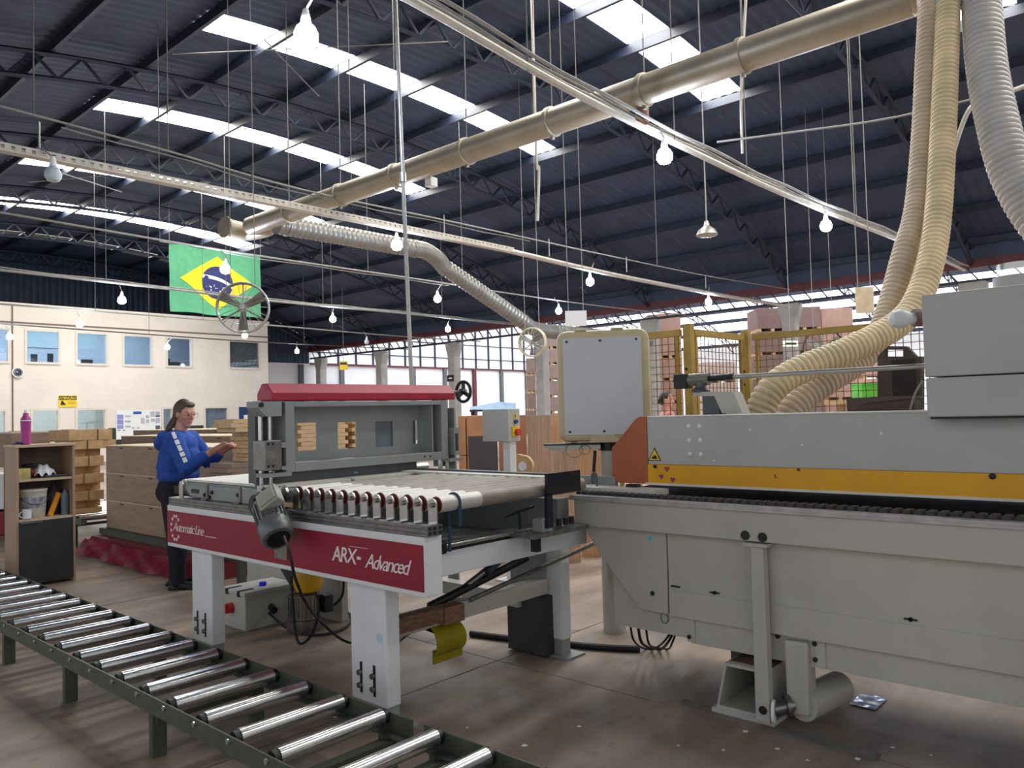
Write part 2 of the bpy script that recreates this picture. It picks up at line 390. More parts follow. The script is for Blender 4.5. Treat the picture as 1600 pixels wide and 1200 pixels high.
for k, (a, b_, z0, z1) in enumerate(holes[:-1]):
    wn += 1; f = B(); e = .06
    f.box(a-e, a+.02, YO-.03, YO+.05, z0-e, z1+e).box(b_-.02, b_+e, YO-.03, YO+.05, z0-e, z1+e).box(a+.02, b_-.02, YO-.028, YO+.05, z1-.02, z1+e).box(a+.02, b_-.02, YO-.05, YO+.05, z0-e, z0+.02)
    w = solo('window_%d' % wn, f, M_FRAME, kind='structure')
    part('pane', B().box(a, b_, YO+.06, YO+.07, z0, z1), M_GLASS, w)
    if k == 1: part('glazing_bar', B().box(a, b_, YO+.03, YO+.08, 4.33, 4.36), M_DGREY, w)
    if k == 5: part('blind', B().box(a, b_, YO+.1, YO+.11, z0, z1), mat('blind_dark', (92, 100, 104), .7), w)
    if k in (10,): part('blind', B().box(a, b_, YO+.12, YO+.13, z0, z1), mat('blind_blue', (120, 146, 164), .7), w)
d = solo('door_1', B().box(17.8, 18.64, YO+.04, YO+.08, 0, 2.06), mat('door_blue', (22, 58, 110), .5), kind='structure')
part('door_glass', B().box(18.05, 18.3, YO+.03, YO+.04, 1.2, 1.7), M_PAPER, d)
# silhouettes on the office window sills
for x, w_, h_ in ((9.85, .22, .3), (10.4, .2, .34), (14.85, .22, .3)):
    t = T('computer_monitor', 'dark computer monitor at office window above %s' % {9.85: 'the yellow warning sign', 10.4: 'the yellow sign, right of another monitor', 14.85: 'the woman, fifth full pane'}[x], 'monitor', (x, YO+.5, 3.1), 'office monitors')
    part('screen', B().box(x-w_/2, x+w_/2, YO+.48, YO+.52, 3.85, 3.85+h_), M_BLACK, t); part('stand', B().box(x-.03, x+.03, YO+.48, YO+.52, 3.1, 3.86), M_BLACK, t)
for x, l in ((11.75, 'low dark office chair back behind third office window'), (15.25, 'dark office chair in dim upper office window')):
    t = T('office_chair', l, 'chair', (x, YO+.6, 3.1), 'office chairs')
    part('backrest', B().box(x-.24, x+.2, YO+.56, YO+.62, 3.7, 4.02), M_BLACK, t, bev=.03); part('column', B().box(x-.03, x+.03, YO+.57, YO+.61, 3.1, 3.7), M_BLACK, t)
# ================================================================ hanging from the roof
M_ROD = mat('hanger_rod_grey', (108, 106, 104), .6)
def conduit(name, label, cat, y, pts, r, m, hang=(), tray=None, extra=()):
    t = T(name, label, cat, (pts[0][0], y, pts[0][1]))
    path = smoothpath([(x, y, z) for x, z in pts], 6)
    part('pipe', B().tube(path, r, 8), m, t, smooth=True)
    for k, (dx, dz, rr, x0, x1) in enumerate(extra):
        part('cable', B().tube([p+Vector((0, dx, dz+.012*math.sin(p.x*3+k))) for p in path if x0 <= p.x <= x1], rr, 6), M_CABLE, t, smooth=True)
    for x in hang:
        zz = min(pts, key=lambda p: abs(p[0]-x))[1]
        part('hanger_rod', B().cyl((x, y, zz), (x, y, zr(x)-.05), .008, n=6), M_ROD, t)
    return t
M_PIPE = mat('conduit_pale', (196, 190, 178), .45, .2, .08, 8)
conduit('conduit_run', 'pair of pale conduits running under the big duct to upper right', 'conduit', 4.4, [(2.2, 4.6), (3.85, 4.58), (5.9, 4.45), (8.4, 4.4), (11.2, 4.4), (16.5, 4.52), (21, 4.55)], .035, M_PIPE, (5.2, 7.7, 9.5, 13.6), extra=((.1, .12, .025, 2, 21), (-.09, .07, .018, 2, 21), (.02, .1, .012, 2, 21)))
# perforated cable tray that turns into a pipe
t = T('cable_tray', 'long perforated pale cable tray hanging across the upper left', 'cable tray', (1.0, 9.65, 4.47))
tr = B(); tr.box(.8, 10.8, 9.59, 9.71, 4.42, 4.428); part('tray_bottom', tr, M_PIPE, t)
for s in (-1, 1):
    b = B(); yy = 9.65+.06*s
    b.box(.8, 10.8, yy-.003, yy+.003, 4.42, 4.445).box(.8, 10.8, yy-.003, yy+.003, 4.485, 4.51)
    for k in range(100): b.box(.8+k*.1, .86+k*.1, yy-.003, yy+.003, 4.445, 4.485)
    part('tray_side', b, M_PIPE, t)
part('pipe', B().tube(smoothpath([(10.7, 9.65, 4.45), (13, 9.65, 4.4), (15.1, 9.65, 4.38), (19, 9.65, 4.4), (23.5, 9.65, 4.47)], 5), .05, 8), M_PIPE, t, smooth=True)
for x in (2.95, 5.55, 9.1, 11.9, 14.6, 18.2): part('hanger_rod', B().cyl((x, 9.65, 4.5), (x, 9.65, 4.84), .012, n=6), M_GALV, t)
wire = conduit('steel_wire', 'thin twisted supply wire strung just above the perforated tray', 'wire', 9.66, [(.6, 4.98), (2.57, 4.92), (4.4, 4.85), (6.3, 4.74), (9.5, 4.76), (13.4, 4.78), (18.1, 4.83), (23.5, 5.0)], .014, M_CABLE, (2.9, 4.4, 7.2, 15.9), extra=((.02, -.05, .009, 3, 12),))
conduit('cable_run', 'sagging cable run passing in front of the flag top edge', 'cable', 13.3, [(1, 4.68), (3.5, 4.63), (6.1, 4.56), (8.2, 4.53), (12.2, 4.52), (14.6, 4.49), (19, 4.5), (23.6, 4.6)], .018, M_CABLE, (5.9, 10.3, 13.1), extra=((.02, -.04, .01, 7, 13),))
conduit('cable_run', 'pale cable run crossing the lower part of the flag', 'cable', 18.0, [(2, 4.62), (4.8, 4.59), (8, 4.55), (10.8, 4.5), (15.5, 4.52), (19.4, 4.5), (23.6, 4.55)], .028, M_CABLE, (6.8, 9.6, 12.4, 16.8), extra=((.02, .05, .014, 2, 23),))
conduit('cable_run', 'thin cable run above the office block coping', 'cable', 23.0, [(2, 4.62), (10, 4.58), (13.3, 4.55), (19.1, 4.48), (23.6, 4.5)], .022, M_CABLE, (8.4, 11.5, 16.2))
conduit('cable_run', 'farthest dark cable run across the office windows', 'cable', 27.5, [(2, 4.66), (7.3, 4.6), (13.3, 4.5), (16.4, 4.47), (23.6, 4.5)], .022, mat('cable_dark', (84, 76, 70), .6), (7.0, 11.8, 18.0))
t = T('rope', 'taut pale rope stretched between the hoses and the conduit pair', 'rope', (8.0, 2.6, 4.4))
part('strand', B().tube(smoothpath([P(1120, 222, D=9), P(1250, 205, D=8.7), P(1400, 183, D=8.2), P(1600, 135, D=7.8)], 4), .012, 6), M_CABLE, t)
t = T('service_pole', 'tall thin steel service pipe dropping from roof behind red hood', 'pipe', P(643, 600, D=6.7)-Vector((0, 0, .6)))
a, b_ = P(643, 600, D=6.7), P(618, 0, D=6.7); dd = (b_-a)/(b_.z-a.z)
part('pipe', B().cyl(a-dd*.62, a+dd*(zr(a.x)-.2-a.z), .018, n=10), M_GALV, t, smooth=True)
part('coupling', B().cyl(a+dd*1.72, a+dd*1.8, .03, n=10), M_GALV, t)
# crossing guy wires under the roof
for l, p, q in (('guy wire crossing under the second skylight strip from the left', P(270, 85, D=14), P(700, 65, D=13)), ('slanting guy wire in front of the nearest skylight strip', P(390, 38, D=14), P(498, 150, D=13)), ('guy wire in front of the third skylight strip', P(45, 285, D=20), P(190, 272, D=20)), ('slanting guy wire right of the unlit bulb', P(85, 267, D=12), P(190, 300, D=16))):
    solo('guy_wire', B().cyl(p, q, .01, n=5), M_CABLE, l, 'wire')
solo('drop_cable', B().tube(smoothpath([P(838, 243, D=11)+Vector((0, 0, 2.6)), P(838, 243, D=11), P(842, 262, D=11), P(840, 345, D=11)], 4), .022, 6), M_PIPE, 'short pale drop cable below the last skylight panel', 'cable')
solo('drop_cable', B().tube(smoothpath([P(1166, -10, D=9), P(1158, 140, D=9), P(1160, 240, D=9.2)], 4), .018, 6), M_PIPE, 'long pale drop cable passing in front of the big duct', 'cable')
# pendant bulbs
M_BULB = emit('bulb_lit', (214, 230, 255), BULB, (255, 255, 255)); M_BULBOFF = mat('bulb_off', (200, 214, 222), .3)
LAMPS = [((3.15, 4.72), 'lit bulb in front of the nearest bright skylight strip'), ((7.37, 4.34), 'brightest lit bulb, under the conduit pair at upper right'), ((12.08, 4.36), 'lit bulb close left of the cream hoses, below conduit pair'), ((17.24, 4.42), 'lit bulb half hidden behind the cream hoses'),
 ((8.03, 9.62), 'lit bulb beside the spiral duct elbow'), ((13.37, 9.76), 'lit bulb under the pale pipe, above the small white hanging board'), ((18.38, 9.69), 'lit bulb under pale pipe end, in front of dark red gutter'),
 ((7.0, 13.15), 'lit bulb in front of the flag circle'), ((12.46, 13.5), 'lit bulb right of the service pipe, left of the spiral duct'), ((16.55, 13.15), 'lit bulb just left of the small white hanging board'),
 ((7.08, 17.87), 'lit bulb above the office coping, left of the flag'), ((12.74, 18.05), 'lit bulb below the flag, left of the service pipe'), ((17.16, 18.14), 'lit bulb at the flared head of the column behind the red hood'),
 ((7.93, 22.8), 'lit bulb above the third office window from the left'), ((12.96, 23.16), 'lit bulb directly below the wire ring fan'),
 ((7.46, 27.1), 'lit bulb at the far left edge by the clock'), ((12.7, 28.1), 'lit bulb beside the dim office window'), ((17.66, 27.5), 'lit bulb right of the office block corner')]
OFF = [((2.97, 9.28), 'unlit white bulb hanging below the perforated tray at left'), ((17.58, 22.86), 'small unlit pendant over the far white wall')]
ROWS = [4.4, 9.65, 13.3, 18.0, 23.0, 27.5]
sock = pm(B().lathe([(.012, .17), (.022, .16), (.035, .1), (.04, .05)], (0, 0, 0), n=12), M_PAPER, 'socket', True)
glow = [(.035, .06), (.065, .035), (.085, -.01), (.085, -.06), (.06, -.1), (.01, -.118)]
gl_on = pm(B().lathe(glow, (0, 0, 0), n=14), M_BULB, 'bulb', True); gl_off = pm(B().lathe(glow, (0, 0, 0), n=14), M_BULBOFF, 'bulb', True)
for lst, gm in ((LAMPS, gl_on), (OFF, gl_off)):
    for (x, y), l in lst:
        t = T('pendant_lamp', l, 'lamp', (x, y, 4.2), 'bulbs hanging in rows' if gm is gl_on else None)
        piece('bulb', gm, t, (x, y, 4.2)); piece('socket', sock, t, (x, y, 4.2)); yr = min(ROWS, key=lambda q: abs(q-y)); part('cord', B().cyl((x, y, 4.36), (x, yr, 4.55), .009, n=6), M_CABLE, t)
t = T('pendant_lamp', 'unlit glass shade lamp hanging between two trusses at right', 'lamp', (11.26, 5.92, 4.1))
part('shade', B().lathe([(.03, .2), (.05, .12), (.13, .06), (.17, -.02), (.15, -.04), (.02, -.05)], (11.26, 5.92, 4.2), n=18), M_GALV, t, smooth=True)
part('cord', B().cyl((11.26, 5.92, 4.38), (11.26, 5.92, zr(11.26)-.05), .012, n=6), M_CABLE, t)
# big round extraction duct
DX, DZ, DR = 7.03, 4.8, .155
M_DUCT = mat('duct_dusty_beige', (178, 168, 148), .42, .35, .1, 3)
t = T('extraction_duct', 'big round dusty beige extraction duct running under the roof', 'duct', (DX, 1.6, DZ-DR))
ys = [1.75, 3.25, 4.35, 5.6, 7.0, 8.4, 9.7, 11.1, 12.3]
for a, b_ in zip(ys[:-1], ys[1:]):
    part('duct_section', B().cyl((DX, a, DZ), (DX, b_, DZ), DR, n=28), M_DUCT, t, smooth=True)
for y in ys[1:-1]:
    c = part('clamp_ring', B().lathe([(DR, -.03), (DR+.02, -.025), (DR+.02, .025), (DR, .03)], (DX, y, DZ), (0, 1, 0), 28), M_DUCT, t, smooth=True)
    part('bracket', B().box(DX-.02, DX+.02, y-.015, y+.015, DZ-DR-.05, DZ-DR-.015), M_GALV, c)
    part('hanger_wire', B().cyl((DX, y, DZ+DR), (DX, y, zr(DX)-.2), .008, n=5), M_CABLE, t)
part('end_bend', B().tube(smoothpath([(DX, 12.25, DZ), P(418, 355, Z=DZ), P(388, 362, Z=DZ), P(366, 358, Z=DZ), P(352, 355, Z=DZ)], 5), DR, 24), M_DUCT, t, smooth=True)
part('end_collar', B().lathe([(DR, -.02), (DR+.03, 0), (DR+.03, .03), (DR-.01, .03)], P(353, 355, Z=DZ), P(352, 355, Z=DZ)-P(366, 358, Z=DZ), 24), M_DUCT, t, smooth=True)
part('branch_stub', B().cyl((DX+.1, 4.45, DZ-.1), (DX+.1, 4.45, DZ-.3), .07, n=16), mat('stub_rust', (150, 104, 84), .5), t, smooth=True)
part('branch_stub', B().box(DX+.1, DX+.22, 7.8, 7.92, DZ-.24, DZ-.12), M_PAPER, t)
# spiral duct: along X, then slanting down, then level
SY = 11.6
t = T('spiral_duct', 'ribbed spiral duct branching off and slanting down to the right', 'duct', (7.2, SY, 3.1))
def spiral(p, q, r, pitch=.1):
    p, q = Vector(p), Vector(q); n = int((q-p).length/pitch)*4; d = (q-p)/n
    return B().tube([p+d*i for i in range(n+1)], [r+(.014 if i % 4 == 0 else 0) for i in range(n+1)], 20)
M_SPIR = mat('spiral_duct_zinc', (140, 138, 132), .4, .5, .08, 5)
part('spiral_section', spiral((7.1, SY, 4.72), (10.1, SY, 4.72), .16), M_SPIR, t, smooth=True)
part('elbow', B().tube(smoothpath([(10.05, SY, 4.72), (10.4, SY, 4.72), (10.72, SY, 4.6), (10.95, SY, 4.42)], 5), .165, 20), M_SPIR, t, smooth=True)
part('spiral_section', spiral((10.9, SY, 4.46), (13.3, SY, 3.5), .16), M_SPIR, t, smooth=True)
part('elbow', B().tube(smoothpath([(13.25, SY, 3.52), (13.6, SY, 3.38), (14.0, SY, 3.34), (14.4, SY, 3.34)], 5), .165, 20), M_SPIR, t, smooth=True)
part('spiral_section', spiral((14.35, SY, 3.34), (18.5, SY, 3.34), .16), M_SPIR, t, smooth=True)
for x, z in ((10.12, 4.72), (7.3, 4.72)):
    part('joint_ring', B().lathe([(.16, -.03), (.18, -.02), (.18, .02), (.16, .03)], (x, SY, z), (1, 0, 0), 20), M_SPIR, t, smooth=True)
# flexible hoses
M_HOSE = mat('hose_cream', (240, 220, 178), .4, 0, .1, 6); M_HOSED = mat('hose_dusty', (220, 202, 176), .5, 0, .12, 5); M_HOSEG = mat('hose_grey', (206, 202, 196), .4, 0, .08, 6)
def hose(label, pts, r, m, pitch=.037, amp=.2):
    path = smoothpath(pts, 10); L = [0]
    for a, b_ in zip(path[:-1], path[1:]): L.append(L[-1]+(b_-a).length)
    n = int(L[-1]/pitch)*4; out = []; rr = []; j = 0
    for i in range(n+1):
        s = L[-1]*i/n
        while j < len(L)-2 and L[j+1] < s: j += 1
        out.append(path[j].lerp(path[j+1], (s-L[j])/max(1e-6, L[j+1]-L[j]))); rr.append(r*(1, 1-amp*.15, 1-amp, 1-amp*.15)[i % 4])
    t = T('flexible_hose', label, 'hose', out[-1]); part('ribbed_tube', B().tube(out, rr, 18), m, t, smooth=True)
    return t, out
hL = [(1455, -20, 6.1), (1449, 100, 5.95), (1443, 220, 5.8), (1432, 330, 5.6), (1413, 400, 5.45), (1388, 490, 5.3), (1368, 535, 5.2), (1335, 568, 5.1), (1297, 592, 5.0), (1240, 636, 4.9), (1215, 690, 4.85)]
hR = [(1482, -20, 6.0), (1478, 100, 5.8), (1473, 220, 5.6), (1466, 330, 5.4), (1456, 400, 5.25), (1435, 466, 5.1), (1402, 507, 5.0), (1325, 548, 4.85), (1250, 578, 4.75), (1208, 606, 4.7), (1184, 650, 4.68), (1172, 700, 4.68)]
hose('dusty cream ribbed hose, rear of the pair, ending lower', [P(a, b_, D=c) for a, b_, c in hL], .088, M_HOSED)
hose('yellowish cream ribbed hose, front of the pair, crossing the fence', [P(a, b_, D=c) for a, b_, c in hR], .088, M_HOSE)
hose('thick grey ribbed hose at the upper right corner', [P(a, b_, D=c) for a, b_, c in ((1532, -20, 5.9), (1540, 90, 5.7), (1556, 180, 5.5), (1585, 280, 5.3), (1640, 365, 5.1), (1720, 430, 5.0))], .135, M_HOSEG, .045, .13)
t = T('duct_manifold', 'grey duct manifold above the hoses at the top edge', 'duct', P(1480, -60, D=6.1))
part('body', B().cyl(P(1428, -12, D=6.4), P(1600, -60, D=5.9), .17, n=24), M_DUCT, t, smooth=True)
for a, b_, c, r in ((1455, -5, 6.1, .1), (1481, 5, 5.98, .1), (1533, -8, 5.9, .15)):
    part('collar', B().cyl(P(a, b_-45, D=c), P(a, b_+10, D=c), r, n=20), M_HOSEG, t, smooth=True)
t = T('brace_pipe', 'bent pale pipe between the two hose groups at right', 'pipe', P(1485, 260, D=6.6))
part('pipe', B().tube(smoothpath([P(1483, 262, D=6.6), P(1500, 205, D=6.6), P(1520, 165, D=6.6), P(1560, 150, D=6.6), P(1640, 120, D=6.6)], 5), .02, 8), M_PIPE, t, smooth=True)
# flag
fx0, fx1, fz0, fz1, fy = 11.4, 14.65, 5.03, 7.24, 25.0
t = T('flag', 'green, yellow and blue national flag hanging above the office block', 'flag', (13.0, fy, fz0))
def cloth(u, v, off=0): return Vector((fx0+(fx1-fx0)*u, fy+.05*math.sin(u*19+v*2)*(1-.5*v)+.02*math.sin(v*9)-off, fz0+(fz1-fz0)*v+.02*math.sin(u*9)))
part('field', B().grid(lambda u, v: cloth(u, v), 60, 20), mat('flag_green', (84, 158, 116), .8, 0, .05), t, smooth=True)
cu, cv = .5, .5
def diamond(u, v):
    a = 2*u-1; h = (1-abs(a))*.41*(2*v-1); return cloth(.5+a*.40, .5+h, .012)
part('diamond', B().grid(diamond, 60, 10), mat('flag_yellow', (246, 200, 30), .8, 0, .04), t, smooth=True)
Rv = .25; Ru = Rv*(fz1-fz0)/(fx1-fx0)
b = B(); n = 36; vs = [cloth(.5, .5, .024)]+[cloth(.5+Ru*r*math.cos(2*math.pi*k/n), .5+Rv*r*math.sin(2*math.pi*k/n), .024) for r in (.5, 1) for k in range(n)]
b.add(vs, [(0, 1+k, 1+(k+1) % n) for k in range(n)]+[(1+k, 1+n+k, 1+n+(k+1) % n, 1+(k+1) % n) for k in range(n)])
part('disc', b, mat('flag_blue', (40, 48, 100), .8, 0, .05), t, smooth=True)
def bandp(u, v):
    a = math.radians(150-118*u); x = .5+Ru*(2.0*math.cos(math.radians(118-62*u))*.98); x = .5+Ru*(-.97+1.94*u)
    yv = .5+Rv*(.30-.62*u*u*1.0+.12*u+(v-.5)*.2); return cloth(x, yv, .03)
part('band', B().grid(bandp, 24, 1), M_PAPER, t)
sb = B()
for k in range(22):
    a = random.uniform(3.3, 6.1); r = random.uniform(.25, .82); c = cloth(.5+Ru*r*math.cos(a), .5+Rv*r*math.sin(a)*.95-.02, .034); q = random.uniform(.012, .024)
    sb.add([c+Vector((q*math.cos(w), 0, q*math.sin(w))) for w in [i*math.pi/3 for i in range(6)]], [tuple(range(6))])
part('stars', sb, M_PAPER, t, kind='stuff')
text('band_lettering', 'ORDEM E PROGRESSO', mat('flag_letter_green', (40, 110, 70), .8), t, face_my(cloth(.385, .555, .034)) @ Matrix.Rotation(-.30, 4, 'Z'), .075)
[part('hanging_wire', B().cyl((x, fy, fz1+.02), (x, fy, zr(x)-.03), .01, n=5), M_CABLE, t) for x in (fx0, fx1)]; part('top_rope', B().cyl((fx0-.3, fy, fz1+.02), (fx1+.3, fy, fz1+.02), .02, n=6), M_CABLE, t)
# ring fans
def fan(label, c, R_, tilt, m, blades=3, group='ring fans on wires'):
    t = T('ring_fan', label, 'fan', c-Vector((0, 0, R_)), group)
    ax = (-fw+Vector(tilt)).normalized(); u, v = frame(ax)
    ring = [c+(u*math.cos(2*math.pi*k/40)+v*math.sin(2*math.pi*k/40))*R_ for k in range(40)]
    b = B()
    for off in (-.05, .05): b.tube([p+ax*off for p in ring], .014, 6, closed=True)
    part('ring_rim', b, m, t, smooth=True)
    b = B(); vs = [p+ax*o for o in (-.05, .05) for p in ring]; b.add(vs, [(k, (k+1) % 40, 40+(k+1) % 40, 40+k) for k in range(40)]); part('ring_band', b, m, t, smooth=True)
    part('motor', B().cyl(c-ax*.12, c+ax*.08, R_*.17, n=18), M_GALV, t, smooth=True); part('hub', B().cyl(c+ax*.08, c+ax*.13, R_*.1, n=16), M_GALV, t, smooth=True)
    for k in range(blades):
        a = math.radians(90+120*k); d = u*math.cos(a)+v*math.sin(a); e = ax.cross(d)
        b = B().grid(lambda s, q: c+ax*(.05+(q-.5)*.07*(1-.3*s))+d*(R_*.12+R_*.8*s)+e*(q-.5)*R_*(.2+.22*s), 6, 3); part('blade', b, mat('fan_blade', (120, 118, 112), .5, .3), t, smooth=True)
    for k in range(3):
        a = math.radians(30+120*k); d = u*math.cos(a)+v*math.sin(a); part('spoke', B().cyl(c-ax*.06, c-ax*.06+d*R_, .012, n=6), M_GALV, t)
    wb = B()
    for k in range(18):
        a = 2*math.pi*k/18; d = u*math.cos(a)+v*math.sin(a); wb.tube(smoothpath([c+ax*.14+d*R_*.12, c+ax*.13+d*R_*.6, c+ax*.05+d*R_], 3), .004, 4)
    part('guard_wires', wb, M_GALV, t)
    for s in (-.5, .5): part('hanging_wire', B().cyl(c+RT*R_*s+Vector((0, 0, R_*.8)), c+RT*R_*s*.9+Vector((0, 0, zr(c.x)-.03-c.z)), .006, n=5), M_CABLE, t)
fan('grey ring fan hanging in front of the flag', P(380, 481, D=10.5), .33, (.12, -.25, 0), M_GALV)
fan('cream ring fan hanging left of the white-fronted cabinet', P(832, 535, D=16.5), .30, (-.4, .35, 0), mat('fan_cream', (206, 192, 164), .5))
fan('dark fan seen through the yellow mesh fence', P(1287, 545, D=17), .42, (-.2, .2, 0), M_BLACK)
# hanging boards
for l, (x0, y0, x1, y1), D_, m in (('small blank white board hanging above the white-fronted cabinet', (883, 486, 917, 509), 11.5, M_PAPER), ('blank cream board hanging left of the hoses', (1336, 449, 1366, 489), 9.5, mat('board_cream', (226, 206, 172), .6))):
    a, c = P(x0, y0, D=D_), P(x1, y1, D=D_); w = Vector((c.x-a.x, c.y-a.y, 0)); t = T('hanging_board', l, 'sign', (a+w/2)-Vector((0, 0, a.z-c.z)))
    nrm = w.cross(Vector((0, 0, 1))).normalized()
    part('board', B().obox((a+c)/2, w/2, nrm*.008, Vector((0, 0, (a.z-c.z)/2))), m, t)
    for s in (.15, .85): p = a+w*s; part('hanging_wire', B().cyl((p.x, p.y, a.z), (p.x, p.y, zr(p.x)-.03), .006, n=5), M_CABLE, t)
# wall furniture on the office block
def sign_at(px0, py0, px1, py1, Y): a, c = P(px0, py0, Y=Y), P(px1, py1, Y=Y); return a.x, c.x, c.z, a.z
x0, x1, z0, z1 = sign_at(91, 618, 120, 636, YO)
t = T('warning_sign', 'yellow ATENÇÃO warning sign on the cream office wall', 'sign', ((x0+x1)/2, YO, z0))
part('plate', B().box(x0, x1, YO-.03, YO-.005, z0, z1), M_SIGNY, t); part('header', B().box(x0+.02, x1-.02, YO-.034, YO-.03, z1-.17, z1-.02), M_BLACK, t)
text('header_lettering', 'ATENÇÃO', M_SIGNY, t, face_my((x0+.035, YO-.036, z1-.14)), .122, spacing=.95, off=.002)
part('forklift_mark', B().prism([(x0+.06, YO-.034, z0+.08), (x0+.26, YO-.034, z0+.08), (x0+.2, YO-.034, z0+.16), (x0+.14, YO-.034, z0+.24), (x0+.1, YO-.034, z0+.24)], (0, .004, 0)), M_BLACK, t)
for k in range(2): part('text_line', B().box(x0+.32, x1-.05, YO-.033, YO-.03, z0+.12+k*.06, z0+.135+k*.06), M_BLACK, t)
c = P(27.5, 582, Y=YO-.05)
t = T('wall_clock', 'round dark-faced clock on the office wall at far left', 'clock', c-Vector((0, 0, .18)))
part('rim', B().lathe([(.18, 0), (.19, .02), (.19, .05), (.16, .05)], c, (0, -1, 0), 28), M_PAPER, t, smooth=True); part('dial', B().lathe([(.155, .04), (.155, .052)], c, (0, -1, 0), 28), mat('clock_navy', (24, 34, 60), .5), t)
for k in range(12):
    a = math.radians(30*k); part('hour_mark', B().box(c.x+.125*math.cos(a)-.012, c.x+.125*math.cos(a)+.012, c.y-.058, c.y-.05, c.z+.125*math.sin(a)-.012, c.z+.125*math.sin(a)+.012), M_PAPER, t)
for a, l in ((2.2, .07), (3.0, .1)): part('hand', B().beam((c.x, c.y-.056, c.z), (c.x+l*math.cos(a), c.y-.056, c.z+l*math.sin(a)), .006, .012), M_PAPER, t)
x0, x1, z0, z1 = sign_at(181, 641, 251, 684, YO-.02)
t = T('notice_board', 'white notice board covered with printed sheets left of the woman', 'notice board', ((x0+x1)/2, YO, z0))
part('panel', B().box(x0, x1, YO-.03, YO-.016, z0, z1), M_PAPER, t)
M_PB = mat('print_blue', (146, 150, 206), .7); M_PG = mat('print_grey', (190, 186, 196), .7); M_PD = mat('print_dark_blue', (40, 96, 168), .7)
def sheet_px(px0, py0, px1, py1, m): a, c = P(px0, py0, Y=YO-.034), P(px1, py1, Y=YO-.034); part('printed_sheet', B().box(a.x, c.x, YO-.036, YO-.03, c.z, a.z), m, t)
for r in ((183, 648, 193, 655), (183, 656, 193, 663), (183, 664, 193, 670)): sheet_px(*r, M_PB)
for r in ((195, 649, 204, 652), (195, 657, 204, 660), (196, 665, 204, 668), (220, 653, 226, 662), (228, 649, 233, 653), (235, 643, 242, 651), (243, 643, 250, 648), (236, 654, 242, 659), (228, 655, 233, 661), (243, 653, 250, 661)): sheet_px(*r, M_PG)
sheet_px(208, 643, 221, 647, M_PD); sheet_px(243, 649, 250, 651, M_BLACK); sheet_px(243, 665, 250, 671, M_DGREY)
for k, x in enumerate((184, 192, 206, 214)): sheet_px(x, 672-4*(x > 200), x+4, 673-4*(x > 200), M_BLACK)
a = P(537, 571, D=34); t = T('hanging_sign', 'small yellow sign hanging far off left of the service pipe', 'sign', a-Vector((0, 0, .3)))
part('plate', B().obox(a, RT*.17, fw*.01, Vector((0, 0, .19))), M_SIGNY, t); part('band', B().obox(a+Vector((0, 0, .08))-fw*.012, RT*.15, fw*.004, Vector((0, 0, .05))), M_BLACK, t)
part('hanging_wire', B().cyl(a+Vector((0, 0, .19)), a+Vector((0, 0, zr(a.x)-a.z-.05)), .012, n=5), M_CABLE, t)
a = P(704, 591, X=XE-.22); t = T('exit_sign', 'dark exit arrow sign on the column behind the handwheel', 'sign', a-Vector((0, 0, .15)))
part('plate', B().obox(a, (.01, 0, 0), (0, .2, 0), (0, 0, .14)), M_BLACK, t); part('arrow', B().obox(a-Vector((.014, 0, 0)), (.004, 0, 0), (0, .1, 0), (0, 0, .03)), M_PAPER, t)
a = P(1235, 537, D=14); t = T('exit_sign', 'green lit exit sign beyond the yellow mesh fence', 'sign', a-Vector((0, 0, .06)))
part('plate', B().obox(a, RT*.13, fw*.015, Vector((0, 0, .05))), emit('exit_green', (180, 220, 150), .8), t); part('band', B().obox(a-fw*.018, RT*.1, fw*.003, Vector((0, 0, .02))), M_BLACK, t); part('hanging_wire', B().cyl(a+Vector((0, 0, .05)), (a.x, a.y, zr(a.x)-.05), .006, n=5), M_CABLE, t)
# ================================================================ low roller conveyor in the foreground
cyls = {}
def conveyor(label, y0, y1, rys, legs, xn=1.50, xf=2.03, zt=.265, group='modules of the low roller conveyor', m=M_GREEN, low=False):
    t = T('roller_conveyor', label, 'conveyor', ((xn+xf)/2, (y0+y1)/2, 0), group)
    rails = []
    for x, s in ((xn, 1), (xf, -1)):
        r = part('side_rail', B().box(x-.004, x+.004, y0, y1, zt-.075, zt).box(min(x, x+s*.05), max(x, x+s*.05), y0, y1, zt-.075, zt-.068), m, t); rails.append(r)
    rm = pm(B().cyl((xn+.035, 0, 0), (xf-.03, 0, 0), .034, n=20), M_CHROME, 'roller', True)
    bm = [pm(B().cyl((a, 0, 0), (b_, 0, 0), .03, n=16), M_BLACK, 'bearing', True) for a, b_ in ((xn+.012, xn+.037), (xf-.032, xf-.01))]
    xm = [pm(B().cyl((a, 0, 0), (b_, 0, 0), .011, n=8), M_CHROME, 'axle_bolt') for a, b_ in ((xn-.014, xn-.003), (xf-.012, xf+.012))]
    for y in rys:
        r = piece('roller', rm, t, (0, y, zt-.018)); [piece('bearing', q, r, (0, y, zt-.018)) for q in bm]; [piece('axle_bolt', q, r, (0, y, zt-.018)) for q in xm]
    for y in legs:
        for x in (xn+.03, xf-.03):
            part('leg', B().box(x-.03, x+.03, y-.004, y+.004, 0, zt-.07).box(x-.03, x-.024, y, y+.04, 0, zt-.07).box(x+.024, x+.03, y, y+.04, 0, zt-.07), m, t)
        part('cross_bar', B().box(xn+.01, xf-.01, y-.02, y+.03, zt-.115, zt-.085), m, t)
    return t
conveyor('long low roller conveyor with bright rollers along the left foreground', 2.40, 10.0, [5.54-.271*k for k in range(-16, 12)], [2.5, 3.5, 4.55, 5.58, 6.6, 7.65, 8.7, 9.7])
conveyor('next low roller conveyor module at the bottom edge of the picture', -.6, 2.33, [2.24-.265*k for k in range(10)], [2.2, 1.2, .2, -.5])

